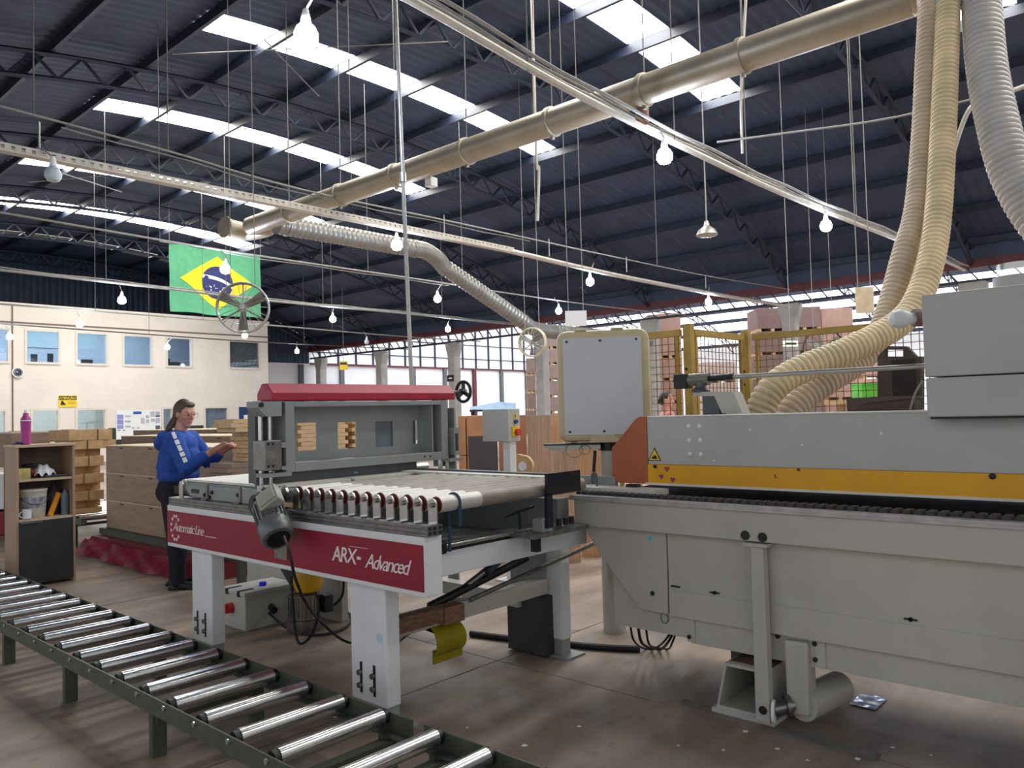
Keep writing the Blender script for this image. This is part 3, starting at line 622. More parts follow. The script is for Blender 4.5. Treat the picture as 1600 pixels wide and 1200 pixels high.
# ================================================================ roller table with the red front
t = T('roller_table', 'white roller table with red lettered front panel and driven rollers', 'machine', (2.9, 3.8, 0))
fb = part('front_beam', B().box(2.28, 2.385, 2.592, 5.075, .66, .922), M_WHITE, t, bev=.006)
part('red_panel', B().box(2.274, 2.28, 2.598, 5.06, .686, .887), M_RED, fb)
text('lettering', 'ARX', M_LETTER, fb, face_mx((2.2735, 3.262, .757)), .103, shear=.18, spacing=.86, off=.001)
text('lettering', '-', M_LETTER, fb, face_mx((2.2735, 3.066, .765)), .105, off=.002)
text('lettering', 'Advanced', M_LETTER, fb, face_mx((2.2735, 3.004, .750)), .098, shear=.38, spacing=.78)
text('lettering', 'Automatic Line', M_LETTER, fb, face_mx((2.2735, 4.975, .765)), .082, shear=.3, spacing=.8, off=-.0005)
part('lettering_underline', B().box(2.2725, 2.274, 4.42, 4.56, .763, .767), M_LETTER, fb)
dm = pm(B().lathe([(.0105, 0), (.0105, .0015)], (0, 0, 0), (-1, 0, 0), 12), M_LETTER, 'logo_dot')
for k in range(12):
    a = math.radians(15+30*k)
    if 1 <= k <= 10 and abs(math.cos(a)) < 1.2 and not (math.cos(a) > .8):
        piece('logo_dot', dm, fb, (2.274, 4.945-.058*math.cos(a), .785+.075*math.sin(a)))
part('scratch', B().box(2.2735, 2.274, 2.98, 3.12, .837, .839), M_LETTER, fb)
al = part('aluminium_rail', B().box(2.285, 2.375, 2.577, 5.06, .924, .935).box(2.295, 2.365, 2.577, 5.06, .935, .942).box(2.285, 2.375, 2.577, 5.06, .942, .954).box(2.295, 2.365, 2.577, 5.06, .954, .96).box(2.285, 2.375, 2.577, 5.06, .96, .971), M_STEEL, t)
for yy in (2.300, 2.33, 2.36):
    for zz in (.937, .957): part('end_slot', B().cyl((yy, 2.5775, zz), (yy, 2.574, zz), .008, n=8), M_BLACK, al)
# driven rollers on brackets
M_ROLL = mat('roller_rubber_brown', (146, 136, 126), .5, .1, .12, 9); M_SLEEVE = mat('roller_sleeve_pale', (204, 202, 194), .35, .2, .06, 9)
rm = pm(B().cyl((2.62, 0, 0), (3.42, 0, 0), .036, n=18), M_ROLL, 'roller', True); sm = pm(B().cyl((2.365, 0, 0), (2.62, 0, 0), .037, n=18), M_SLEEVE, 'sleeve', True)
ringm = pm(B().lathe([(.03, 0), (.036, 0), (.036, .006), (.03, .006)], (2.36, 0, 0), (1, 0, 0), 18), mat('ring_red', (104, 28, 32), .5), 'end_ring', True)
arc = [(-.027, -.08), (.027, -.08)]+[(.027*math.cos(a), .002+.027*math.sin(a)) for a in [math.pi*k/10 for k in range(11)]]
bkm = pm(B().prism([(2.338, y, z) for y, z in arc], (.007, 0, 0)).box(2.30, 2.345, -.027, .027, -.085, -.078), M_CHROME, 'bracket')
btm = pm(B().cyl((2.326, 0, 0), (2.36, 0, 0), .011, n=10), M_STEEL, 'axle_bolt', True)
for k in range(12):
    y = 2.6+.098*k; z = 1.055
    r = piece('roller', rm, t, (0, y, z)); piece('sleeve', sm, r, (0, y, z)); piece('end_ring', ringm, r, (0, y, z))
    b_ = piece('bracket', bkm, t, (0, y, z)); piece('axle_bolt', btm, b_, (0, y, z))
part('drive_pulley', B().cyl((2.34, 3.83, 1.05), (2.37, 3.83, 1.05), .04, n=18).cyl((2.34, 3.9, 1.045), (2.38, 3.9, 1.045), .03, n=16), M_BLACK, t, smooth=True)
part('drive_pulley', B().cyl((2.33, 3.79, 1.05), (2.345, 3.79, 1.05), .042, n=18), M_CHROME, t, smooth=True)
# feed belt end of the table
part('side_plate', B().box(2.33, 2.345, 4.24, 4.62, .972, 1.052), M_GREY, t, bev=.004); part('side_plate', B().box(2.33, 2.345, 3.93, 4.23, .972, 1.06), M_GREY, t, bev=.004)
part('side_plate', B().prism([(2.33, 4.63, .985), (2.33, 4.86, .985), (2.33, 4.9, 1.01), (2.33, 4.9, 1.04), (2.33, 4.86, 1.05), (2.33, 4.63, 1.05)], (.015, 0, 0)), M_GREY, t)
part('slotted_window', B().box(2.327, 2.331, 4.74, 4.84, 1.005, 1.03), M_BLACK, t)
for y in (4.63, 4.235): part('angle_bracket', B().box(2.322, 2.33, y-.012, y+.012, .972, 1.07).box(2.31, 2.33, y-.012, y+.05, .972, .98), M_STEEL, t)
for y, z in ((4.66, 1.0), (4.6, .99), (4.57, 1.02), (4.26, 1.02)): part('screw', B().cyl((2.318, y, z), (2.333, y, z), .012, n=8), M_BLACK, t)
part('end_bracket', B().prism([(2.33+0, 4.985+y, 1.045+z) for y, z in arc], (.007, 0, 0)), M_CHROME, t)
part('belt_roller', B().cyl((2.35, 4.98, 1.045), (3.42, 4.98, 1.045), .04, n=18), M_SLEEVE, t, smooth=True)
M_BELT = mat('belt_offwhite', (226, 222, 210), .6, 0, .05, 8)
part('feed_belt', B().box(2.36, 2.86, 3.9, 4.98, 1.07, 1.084), M_BELT, t); part('feed_belt', B().box(2.89, 3.4, 3.9, 4.98, 1.07, 1.084), M_BELT, t)
part('bed_plate', B().box(2.36, 3.42, 3.72, 4.95, 1.0, 1.066), M_GREY, t)
part('frame_tray', B().box(2.40, 3.5, 2.95, 4.95, .73, .76), M_GREY, t)
part('apron', B().box(2.42, 3.52, 3.74, 3.76, .74, 1.02), M_GREY, t)
part('rear_beam', B().box(3.46, 3.56, 2.8, 5.0, .72, .96), M_GREY, t)
part('guide_rail', B().box(3.47, 3.53, 2.75, 4.0, 1.02, 1.1).box(3.44, 3.47, 2.75, 3.95, 1.04, 1.06), M_DGREY, t)
part('guide_strip', B().box(3.34, 3.43, 2.72, 4.0, 1.08, 1.094), M_BELT, t)
part('side_beam', B().box(2.38, 3.62, 2.72, 2.80, .700, .812), M_WHITE, t, bev=.004); part('side_beam', B().box(2.38, 3.62, 4.66, 4.74, .66, .74), M_WHITE, t)
part('guide_rod', B().cyl((2.46, 2.70, .845), (3.15, 2.70, .845), .012, n=12), M_CHROME, t, smooth=True); part('rod_block', B().box(2.42, 2.49, 2.67, 2.74, .814, .87), M_BLACK, t, bev=.008)
part('rail_strip', B().box(2.45, 3.55, 2.73, 2.79, .812, .826), M_BLACK, t)
part('strap', B().tube([(2.47, 2.6+.041*math.sin(a), 1.055+.041*math.cos(a)) for a in [2*math.pi*k/24 for k in range(24)]], .006, 6, closed=True).box(2.462, 2.478, 2.63, 2.637, .83, 1.04).box(2.462, 2.478, 2.56, 2.567, .95, 1.04), mat('strap_blue', (38, 64, 92), .6), t)
# legs
def leg(x0, x1, y0, y1, ztop, slots=True):
    L = part('leg', B().box(x0, x1, y0, y1, .1, ztop), M_WHITE, t, bev=.008)
    part('foot', B().box(x0+.006, x1-.006, y0+.008, y1-.008, .012, .1).box(x0-.02, x1+.05, y0-.06, y1+.05, 0, .012), M_GREY, L)
    if slots:
        for yy in ((y0+y1)/2+.055, (y0+y1)/2-.045):
            part('slot', B().box(x0-.003, x0+.001, yy-.008, yy+.008, .14, .285), M_BLACK, L)
            for zz in (.175, .235): part('bolt', B().cyl((x0-.016, yy+.006, zz), (x0, yy+.006, zz), .014, n=8), M_STEEL, L, smooth=True)
leg(2.32, 2.405, 2.92, 3.19, .662); leg(2.32, 2.405, 4.575, 4.83, .662)
leg(3.66, 3.745, 2.95, 3.08, .74, False); leg(3.6, 3.7, 4.6, 4.74, .74, False)
part('inner_post', B().box(3.6, 3.66, 3.06, 3.3, .36, .76), M_GREY, t); part('lower_box', B().box(3.58, 3.69, 3.02, 3.32, .01, .36), mat('charcoal_paint', (52, 54, 56), .5), t, bev=.006)
part('stretcher', B().box(2.405, 3.62, 3.02, 3.1, .375, .465), M_BEIGE, t, bev=.004)
part('stretcher', B().box(3.55, 3.63, 3.2, 4.7, .28, .36), M_BEIGE2, t)
part('oval_sticker', B().lathe([(.022, 0), (.022, .002)], (2.3195, 2.965, .418), (-1, 0, 0), 16), mat('sticker_pale_blue', (190, 222, 232), .5), t)
# tilted actuator rods under the table
for a, b_, r, m in (((2.62, 3.25, .27), (3.14, 2.98, .64), .018, M_STEEL), ((3.06, 2.98, .6), (3.15, 2.965, .655), .024, mat('cap_blue', (40, 66, 84), .5)), ((2.75, 3.1, .46), (3.36, 2.98, .62), .022, M_BLACK), ((2.8, 3.12, .46), (3.42, 3.0, .615), .016, M_BLACK), ((2.95, 3.0, .47), (3.95, 2.86, .66), .013, M_STEEL), ((3.9, 2.87, .65), (3.99, 2.855, .668), .018, M_RED)):
    part('actuator_rod', B().cyl(a, b_, r, n=12), m, t, smooth=True)
# gear motor on the front
mo = P(417, 790, X=2.19); me_ = P(440, 856, X=2.13); ax = (me_-mo).normalized(); u, v = frame(ax)
g = part('gear_motor', B().lathe([(.045, -.03), (.07, -.01), (.072, .14), (.062, .145)], mo, ax, 24), mat('motor_grey', (110, 114, 114), .4, .2, .08, 9), t, smooth=True)
fb_ = B()
for k in range(18):
    a = 2*math.pi*k/18; d = u*math.cos(a)+v*math.sin(a); fb_.beam(mo+d*.074+ax*.01, mo+d*.074+ax*.125, .006, .014, d)
part('cooling_fins', fb_, MATS['motor_grey'], g)
part('fan_cowl', B().lathe([(.078, .14), (.084, .15), (.084, .225), (.075, .24), (.05, .244)], mo, ax, 24), MATS['motor_grey'], g, smooth=True)
part('cowl_grille', B().lathe([(.06, .243), (.055, .247), (.02, .247)], mo, ax, 20), M_BLACK, g)
vi = (-fw - ax*(-fw).dot(ax)).normalized(); si = ax.cross(vi)
if si.dot(RT) < 0: si = -si
bc = mo+ax*.035+vi*.055+si*.055
part('terminal_box', B().obox(bc, ax*.055, si*.06, vi*.03), mat('terminal_grey', (176, 174, 162), .45), g, bev=.008)
part('terminal_lid', B().obox(bc+vi*.034, ax*.042, si*.047, vi*.005), MATS['terminal_grey'], g, bev=.004)
gc = P(405, 789, X=2.24)
part('gearbox', B().cyl(gc+Vector((.04, 0, 0)), gc-Vector((.03, 0, 0)), .058, n=20).cyl(gc-Vector((.03, 0, 0)), gc-Vector((.045, 0, 0)), .036, n=18).cyl(gc+Vector((.03, 0, .05)), mo, .04, n=16), mat('gearbox_dark', (54, 54, 54), .5), g, smooth=True)
for (a, b_) in ((407, 764), (427, 762), (414, 786), (436, 783)):
    c = P(a, b_, X=2.2); part('clamp_pad', B().obox(c, RT*.017, fw*.01, UP*.017), M_CHROME, g, bev=.003)
for p, q in (((407, 764), (414, 786)), ((427, 762), (436, 783)), ((417, 766), (425, 786))): part('clamp_bar', B().cyl(P(*p, X=2.205), P(*q, X=2.205), .009, n=8), M_CHROME, g)
part('clamp_bar', B().cyl(P(407, 765, X=2.205), P(427, 763, X=2.205), .008, n=8), M_BLACK, g)
part('mount_plate', B().box(2.268, 2.274, 3.66, 3.78, .715, .80), M_STEEL, g)
solo('motor_cable', B().tube(smoothpath([P(444, 838, X=2.08), P(452, 862, X=2.06), P(462, 905, X=2.1), P(480, 945, X=2.25), P(505, 975, X=2.6), P(545, 1004, X=2.75), P(600, 1000, X=3.0)], 6), .0075, 6), M_RUB, 'thin black cable hanging down from the grey motor', 'cable')
# ---- gantry press across the table
YGA = 4.0
t2 = T('press_gantry', 'grey press gantry with red hood standing across the roller table', 'machine', (3.1, 4.15, 1.066))
HB = P(401, 615, X=2.40).y; hd = HB-YGA
hp = [(YGA, 1.557), (YGA, 1.603), (YGA+.36*hd, 1.66), (YGA+.68*hd, 1.66), (HB, 1.603), (HB, 1.557)]
part('red_hood', B().prism([(2.40, y, z) for y, z in hp], (1.44, 0, 0)), M_HOOD, t2, bev=.008)
fr = B(); x0, x1, z0, z1 = 2.485, 3.76, 1.145, 1.552
fr.box(x0, x0+.06, YGA, YGA+.16, z0, z1).box(x1-.06, x1, YGA, YGA+.16, z0, z1).box(x0+.06, x1-.06, YGA, YGA+.16, z1-.03, z1).box(x0+.06, x1-.06, YGA, YGA+.16, z0, z0+.055)
part('box_frame', fr, M_GREY, t2, bev=.004)
hl = []
for a, b_, c, d_ in ((462, 661, 494, 703), (526, 660, 556, 700), (585, 659, 613, 697), (643, 657, 652, 693)):
    p, q = P(a, b_, Y=YGA+.16), P(c, d_, Y=YGA+.16); hl.append((p.x, q.x, q.z, p.z))
xs = sorted({x0+.06, x1-.06} | {h[0] for h in hl} | {h[1] for h in hl}); zs = sorted({z0+.055, z1-.03} | {h[2] for h in hl} | {h[3] for h in hl})
pb = B()
for i in range(len(xs)-1):
    for j in range(len(zs)-1):
        cx, cz = (xs[i]+xs[i+1])/2, (zs[j]+zs[j+1])/2
        if not any(h[0] < cx < h[1] and h[2] < cz < h[3] for h in hl): pb.box(xs[i], xs[i+1], YGA+.15, YGA+.16, zs[j], zs[j+1])
part('back_plate', pb, M_GREY, t2)
part('hole_backdrop', B().box(hl[2][0]-.02, hl[2][1]+.02, YGA+.165, YGA+.17, hl[2][2]-.02, hl[2][3]+.02), mat('backdrop_blue_grey', (112, 120, 130), .5), t2)  # sheet added for the grey-blue view through the third hole
part('hole_backdrop', B().box(hl[3][0]-.02, hl[3][1]+.02, YGA+.2, YGA+.21, hl[3][2]-.02, hl[3][3]+.02), M_DGREY, t2)  # dark grey sheet added behind the fourth hole
part('inner_divider', B().box(3.63, 3.64, YGA+.02, YGA+.15, z0+.055, z1-.03), M_GREY, t2)
part('skirt_plate', B().box(2.33, 3.52, YGA+.06, YGA+.075, 1.066, 1.145), M_DGREY, t2); part('side_plate', B().box(2.345, 2.36, YGA+.09, YGA+.17, 1.09, 1.557), M_DGREY, t2)
for x, s in ((2.36, 1), (3.80, -1)):
    for dx, dy in ((0, .06), (.06*s, .06), (.03*s, .1)):
        part('guide_column', B().cyl((x+dx, YGA+dy, 1.06), (x+dx, YGA+dy, 1.56), .013, n=12), M_CHROME, t2, smooth=True)
blk = part('slide_block', B().box(2.335, 2.44, YGA-.03, YGA+.1, 1.165, 1.335), M_STEEL, t2, bev=.004)
for x in (2.355, 2.385):
    for z in (1.19, 1.315): part('socket_screw', B().cyl((x, YGA-.032, z), (x, YGA-.026, z), .008, n=8), M_BLACK, blk)
part('slide_clamp', B().box(2.44, 2.475, YGA-.03, YGA+.05, 1.165, 1.185).box(2.44, 2.475, YGA-.03, YGA+.05, 1.29, 1.32).box(2.468, 2.478, YGA-.03, YGA+.05, 1.185, 1.29), M_GREY, t2)
part('slide_clamp', B().box(3.79, 3.84, YGA-.03, YGA+.05, 1.17, 1.2).box(3.79, 3.84, YGA-.03, YGA+.05, 1.32, 1.36).box(3.79, 3.80, YGA-.03, YGA+.05, 1.2, 1.32).box(3.83, 3.84, YGA-.03, YGA+.05, 1.2, 1.32), M_GREY, t2)
[part('lower_bar', B().box(a, b_, YGA-.035, YGA+.06, 1.128, 1.15), M_GREY, t2) for a, b_ in ((2.33, 2.5), (3.74, 3.86))]
part('back_column', B().box(2.38, 2.47, YGA+.13, YGA+.18, 1.09, 1.56), M_DGREY, t2); part('back_column', B().box(3.78, 3.85, YGA+.1, YGA+.18, 1.09, 1.56), M_DGREY, t2)
part('right_plate', B().box(3.86, 3.875, YGA+.04, YGA+.14, .0, 1.5), M_GREY, t2)
part('side_bracket', B().prism([(2.30, YGA-.02, 1.52), (2.30, YGA-.02, 1.555), (2.45, YGA-.02, 1.555), (2.45, YGA-.02, 1.47), (2.35, YGA-.02, 1.47)], (0, .12, 0)), M_GREY, t2)
part('bracket_plug', B().cyl((2.32, YGA-.022, 1.535), (2.32, YGA-.03, 1.535), .014, n=12), M_BLACK, t2)
for x in (3.66, 3.71): part('screw', B().cyl((x-.12, YGA-.004, 1.175), (x-.12, YGA, 1.175), .006, n=8), M_BLACK, t2)
hw = P(724, 612, Y=YGA+.2)
w = part('handwheel', B().tube([hw+Vector((0, .075*math.cos(a), .075*math.sin(a))) for a in [2*math.pi*k/28 for k in range(28)]], .012, 8, closed=True).cyl(hw-Vector((.03, 0, 0)), hw+Vector((.02, 0, 0)), .022, n=14), M_BLACK, t2, smooth=True)
for k in range(3):
    a = math.radians(90+120*k); part('wheel_spoke', B().beam(hw, hw+Vector((0, .07*math.cos(a), .07*math.sin(a))), .03, .012, (1, 0, 0)), M_BLACK, w)
part('wheel_shaft', B().cyl(hw-Vector((.13, 0, 0)), hw, .01, n=10), M_STEEL, w)
part('blue_sticker', B().box(3.0, 3.03, YGA+.057, YGA+.06, 1.1, 1.11), mat('sticker_cyan', (90, 190, 220), .5), t2)
# ---- stop plate with post at the machine mouth
t = T('stop_plate', 'black angled stop plate on a clamp post beside the grey machine', 'stop', (3.35, 2.66, .8))
M_NAVY = mat('stop_navy', (20, 24, 40), .4)
part('plate', B().box(3.045, 3.325, 2.53, 2.542, 1.035, 1.142), M_NAVY, t); part('post', B().box(3.045, 3.09, 2.53, 2.548, .87, 1.04), M_NAVY, t)
part('clamp_block', B().box(3.03, 3.11, 2.55, 2.62, .848, .915), M_GREY, t, bev=.005); part('base_plate', B().box(2.95, 3.4, 2.54, 2.8, .826, .848), M_STEEL, t)
part('tee_handle', B().cyl((3.05, 2.72, .848), (3.05, 2.72, .95), .008, n=8).cyl((2.98, 2.76, .92), (3.12, 2.68, .965), .007, n=8), M_BLACK, t)
part('lower_stub', B().box(3.06, 3.095, 2.62, 2.66, .74, .83), M_BLACK, t)
for x in (3.27, 3.33, 3.38): part('knob', B().cyl((x, 2.64, .848), (x, 2.64, .885), .014, n=10), M_BLACK, t)
# ---- things under the roller table
t = T('junction_box', 'beige electrical box with red switch on floor under table', 'electrical box', (3.0, 5.2, 0))
jz = P(382, 927, X=2.79).z
part('body', B().box(2.80, 3.2, 5.05, 5.37, .0, jz-.03), M_BEIGE2, t, bev=.006); part('lid', B().box(2.79, 3.21, 5.04, 5.38, jz-.03, jz), M_BEIGE2, t, bev=.005)
for y in (5.12, 5.28): part('lid_clip', B().box(2.785, 2.9, y-.015, y+.015, jz-.035, jz+.003), M_BLACK, t)
part('blue_button', B().cyl((3.0, 5.16, jz), (3.0, 5.16, jz+.025), .026, n=14), mat('button_blue', (20, 40, 235), .4), t, smooth=True)
part('red_switch', B().cyl((2.80, 5.23, .14), (2.765, 5.23, .14), .036, n=16), mat('switch_red', (196, 48, 30), .4), t, smooth=True); part('switch_grip', B().box(2.745, 2.768, 5.218, 5.242, .108, .172), MATS['switch_red'], t)
part('cable_gland', B().cyl((3.0, 5.05, .13), (2.98, 4.98, .12), .026, n=12), M_BLACK, t)
solo('rear_panel', B().box(3.35, 3.4, 4.7, 6.0, .0, .40), M_BEIGE2, 'low beige panel standing behind the electrical box', 'panel')
t = T('vacuum_motor', 'steel motor drum with yellow tank and black funnel under table', 'motor', (3.05, 4.45, 0))
vc = P(475, 985, Z=0); vx, vy = vc.x, vc.y
part('drum', B().lathe([(.11, .0), (.115, .01), (.115, .085), (.1, .09), (.1, .25), (.08, .26)], (vx, vy, 0), n=24), M_STEEL, t, smooth=True)
rb_ = B()
for k in range(20): a = 2*math.pi*k/20; rb_.beam((vx+.102*math.cos(a), vy+.102*math.sin(a), .1), (vx+.102*math.cos(a), vy+.102*math.sin(a), .24), .008, .012)
part('drum_ribs', rb_, M_STEEL, t)
part('yellow_tank', B().lathe([(.05, .26), (.085, .275), (.1, .32), (.1, .43), (.09, .45)], (vx+.02, vy-.03, 0), n=24), mat('tank_yellow', (226, 176, 24), .4), t, smooth=True)
part('funnel', B().prism([(vx-.02, vy+.02, .24), (vx-.02, vy+.12, .28), (vx-.02, vy+.38, .5), (vx-.02, vy+.38, .56), (vx-.02, vy+.02, .56)], (.14, 0, 0)), M_BLACK, t)
part('connector', B().box(vx+.08, vx+.15, vy-.14, vy-.07, .12, .24), M_BLACK, t, bev=.008)
part('drum_marking', B().box(vx-.095, vx-.088, vy-.045, vy+.03, .028, .05), M_BLACK, t)
for k, (l, pts) in enumerate((('thick black cable looping on the floor behind the motor drum', [(420, 958, 2.98, None), (455, 985), (500, 992), (540, 980), (548, 962), (530, 950), (505, 945)]), ('black cable loop hanging in front of the motor drum', [(492, 925), (498, 950), (488, 990), (470, 1006), (462, 990), (458, 950), (455, 900)]), ('black cable curving down right of the yellow tank', [(537, 905), (535, 930), (522, 945), (508, 950)]))):
    zz = (.02, None, None)[k]; pp = [P(q[0], q[1], Z=.012) if k == 0 and i > 0 else P(q[0], q[1], X=2.98 if k == 0 else (2.72 if k == 1 else 3.2)) for i, q in enumerate(pts)]
    if k == 2: pp = [P(q[0], q[1], X=3.3) for q in pts]
    solo('power_cable', B().tube(smoothpath(pp, 6), .009, 6), M_RUB, l, 'cable', smooth=True)
t = T('spacer_block', 'brown wooden block on the lower table beam, left of another', 'wood block', (2.6, 3.0, .41)); part('block', B().box(2.43, 2.72, 2.96, 3.02, .41, .485), mat('block_brown', (120, 88, 70), .7, 0, .25, 9, 0, (2, 2, 10)), t)
t = T('spacer_block', 'smaller brown wooden block at the right end of lower beam', 'wood block', (2.8, 3.0, .4)); part('block', B().box(2.725, 2.86, 2.95, 3.02, .392, .478), mat('block_brown2', (134, 98, 80), .7, 0, .2, 9, 0, (2, 2, 10)), t)
b = B(); n = 10
prf = [(3.06+.09*math.cos(a), .30+.09*math.sin(a)) for a in [math.pi*(1.25-.95*k/n) for k in range(n+1)]]
prf2 = [(3.06+.102*math.cos(a), .30+.084*math.sin(a)) for a in [math.pi*(1.25-.95*k/n) for k in range(n+1)]]
b.prism([(2.68, y, z) for y, z in prf+prf2[::-1]], (.2, 0, 0)).box(2.68, 2.88, 2.995, 3.005, .2, .27)
solo('yellow_guard', b, mat('guard_olive_yellow', (150, 138, 22), .35, 0, .1, 5), 'bent olive-yellow sheet hanging under the lower table beam', 'guard', smooth=True)
solo('floor_cable_cover', B().tube(smoothpath([P(735, 990, Z=.02), P(800, 998, Z=.02), P(845, 1003, Z=.02)], 4), .02, 8).tube(smoothpath([P(880, 1006, Z=.02), P(950, 1012, Z=.02), P(1000, 1014, Z=.02)], 4), .02, 8), M_RUB, 'thick black cable bundle lying on floor behind the table leg', 'cable', smooth=True)
for k, l in enumerate(('black cable drooping from the machine underside, leftmost', 'black cable drooping from the machine underside, middle', 'thin black cable looping right below the machine corner')):
    o = 12*k
    solo('machine_cable', B().tube(smoothpath([P(985+o, 978, X=3.6), P(990+o, 1000+k*3, X=3.6), P(1003+o, 1012, Z=.03), P(1020+o, 1014, Z=.02), P(1036+o*.6, 1004, X=3.65), P(1050+o*.3, 985, X=3.65)], 6), .006+.002*(k == 1), 6), M_RUB, l, 'cable')
# ================================================================ long grey processing machine
YE = -2.6
t = T('edge_banding_machine', 'long beige and grey woodworking machine with a yellow stripe', 'machine', (3.9, .5, 0))
part('front_beam', B().box(3.45, 3.56, YE, 2.675, .827, .966), M_BEIGE, t, bev=.004)
for y, z in ((1.675, .853), (1.591, .851)): part('hole', B().cyl((3.446, y, z), (3.452, y, z), .022, n=20), M_BLACK, t)
part('track_edge', B().box(3.435, 3.5, YE, 2.7, .966, .978).box(3.445, 3.5, YE, 2.7, .978, .99), mat('worn_steel_edge', (186, 180, 178), .4, .3, .12, 14), t)
pad = pm(B().prism([(3.50, -.02, .98), (3.50, .02, .98), (3.50, .012, 1.006), (3.50, -.012, 1.006)], (.075, 0, 0)), mat('pad_rubber', (56, 56, 58), .6), 'track_pad')
for k in range(118): piece('track_pad', pad, t, (0, 2.68-.0445*k, 0))
part('track_bed', B().box(3.49, 4.25, YE, 2.66, .955, .982), mat('bed_matte_black', (14, 15, 20), .95, spec=.05), t)
part('wear_strip', B().box(3.6, 3.62, 1.75, 2.2, .985, 1.0), M_STEEL, t)
part('infeed_table', B().box(3.60, 3.74, 2.25, 2.95, .99, 1.02), M_BELT, t); part('infeed_fence', B().box(3.74, 3.77, 2.6, 3.3, 1.0, 1.07), M_GREY, t)
part('leveller', B().lathe([(.02, 0), (.02, .06), (.01, .08)], (3.68, 2.7, 1.02), n=12), M_DGREY, t, smooth=True); part('disc_pad', B().lathe([(.055, 0), (.055, .018), (.02, .02), (.02, .03)], (3.66, 2.7, 1.0), n=20), M_PAPER, t, smooth=True)
# lower body
pts = [(2.675, .825), (2.131, .825), (2.135, .41), (2.30, .411), (2.475, .597), (2.60, .74), (2.64, .80)]
part('end_panel', B().prism([(3.5, y, z) for y, z in pts], (.02, 0, 0)), M_BEIGE, t, bev=.003)
part('lower_panel', B().box(3.505, 3.53, YE, 2.125, .538, .827), M_BEIGE, t); part('lower_panel', B().box(3.499, 3.53, YE, 2.125, .404, .538), M_BEIGE, t, bev=.003)
part('plinth', B().box(3.535, 3.6, YE, 2.025, .277, .42), M_BEIGE, t); part('plinth', B().box(3.53, 3.62, 2.03, 2.485, .30, .62), M_BEIGE, t)
part('body_core', B().box(3.6, 4.28, YE, 2.42, .3, .955), mat('core_dark', (60, 60, 58), .7), t)
[part('rear_foot', B().box(3.8, 4.2, a, a+.2, 0, .3), M_DGREY, t) for a in (1.75, YE+.1, -.6)]
part('drain_box', B().lathe([(.09, 0), (.12, .04), (.12, .25), (.06, .33)], (3.85, 2.62, .42), n=18), M_BEIGE, t, smooth=True); part('drain_leg', B().box(3.9, 3.97, 2.66, 2.72, .3, .6).box(3.85, 3.98, 2.6, 2.72, .3, .42), M_BEIGE2, t)
for y, z in ((2.22, .505),): part('screw', B().cyl((3.494, y, z), (3.5, y, z), .012, n=12), M_BLACK, t)
part('vent_slot', B().box(3.497, 3.505, 2.06, 2.11, .552, .56), M_BLACK, t)
for y, z in ((1.87, .553), (.99, .56), (-.1, .56)): part('latch', B().cyl((3.496, y, z), (3.505, y, z), .009, n=10).box(3.496, 3.505, y-.025, y+.025, z-.003, z+.003), M_BLACK, t)
part('cable_ring', B().tube([(3.525, 2.17+.022*math.cos(a), .38+.026*math.sin(a)) for a in [2*math.pi*k/20 for k in range(20)]], .0022, 5, closed=True), M_DGREY, t)
for y in (2.03, 1.385): part('corner_bracket', B().box(3.525, 3.535, y-.03, y+.012, .285, .40), M_BEIGE, t)
for y, z in ((2.03, .31), (1.40, .385), (1.40, .315), (1.57, .39)): part('bolt_hole', B().cyl((3.518, y, z), (3.526, y, z), .011, n=10), M_BLACK, t)
part('oval_sticker', B().lathe([(.013, 0), (.013, .002)], (3.4985, 2.225, .785), (-1, 0, 0), 16), MATS['sticker_cyan'], t)
# lifting post, foot box and jack
po = part('guide_post', B().prism([(3.44, 1.648, .82), (3.44, 1.588, .82), (3.42, 1.577, .02), (3.42, 1.645, .02)], (.05, 0, 0)), M_BEIGE, t, bev=.004)
part('post_head', B().box(3.425, 3.49, 1.562, 1.68, .808, .822), M_BEIGE, po); part('pivot_hole', B().cyl((3.416, 1.607, .075), (3.421, 1.607, .075), .019, n=16), M_BLACK, po)
fo = [(1.86, .02), (1.60, .02), (1.60, .24), (1.80, .24), (1.815, .23)]; fi = [(1.845, .035), (1.615, .035), (1.615, .226), (1.80, .226)]
b = B(); o4 = [(1.86, .02), (1.60, .02), (1.60, .24), (1.81, .24)]; i4 = [(1.846, .034), (1.614, .034), (1.614, .226), (1.80, .226)]
vs = [(3.46, y, z) for y, z in o4+i4]+[(3.9, y, z) for y, z in o4+i4]
b.add(vs, [(k, (k+1) % 4, 4+(k+1) % 4, 4+k) for k in range(4)]+[(8+k, 8+(k+1) % 4, 12+(k+1) % 4, 12+k) for k in range(4)]+[(k, (k+1) % 4, 8+(k+1) % 4, 8+k) for k in range(4)]+[(4+k, 4+(k+1) % 4, 12+(k+1) % 4, 12+k) for k in range(4)])
part('foot_box', b, M_BEIGE, t); part('foot_plate', B().box(3.45, 3.95, 1.57, 1.88, 0, .02), M_BEIGE2, t); part('foot_back', B().box(3.88, 3.9, 1.6, 1.85, .02, .24), M_DGREY, t)
part('foot_bolt', B().cyl((3.58, 1.68, .02), (3.58, 1.68, .11), .014, n=10), M_BLACK, t); part('foot_top_dust', B().box(3.5, 3.9, 1.6, 1.8, .24, .243), mat('sawdust_brown', (122, 92, 74), .9, 0, .2, 12), t)
part('jack_arm', B().prism([(3.50, 1.535, .385), (3.50, 1.425, .39), (3.50, 1.43, .06), (3.50, 1.53, .05)], (.1, 0, 0)), M_BEIGE, t, bev=.012)
part('jack_cylinder', B().cyl((3.53, 1.47, .1), (3.85, 1.42, .1), .075, n=22), M_BEIGE, t, smooth=True)
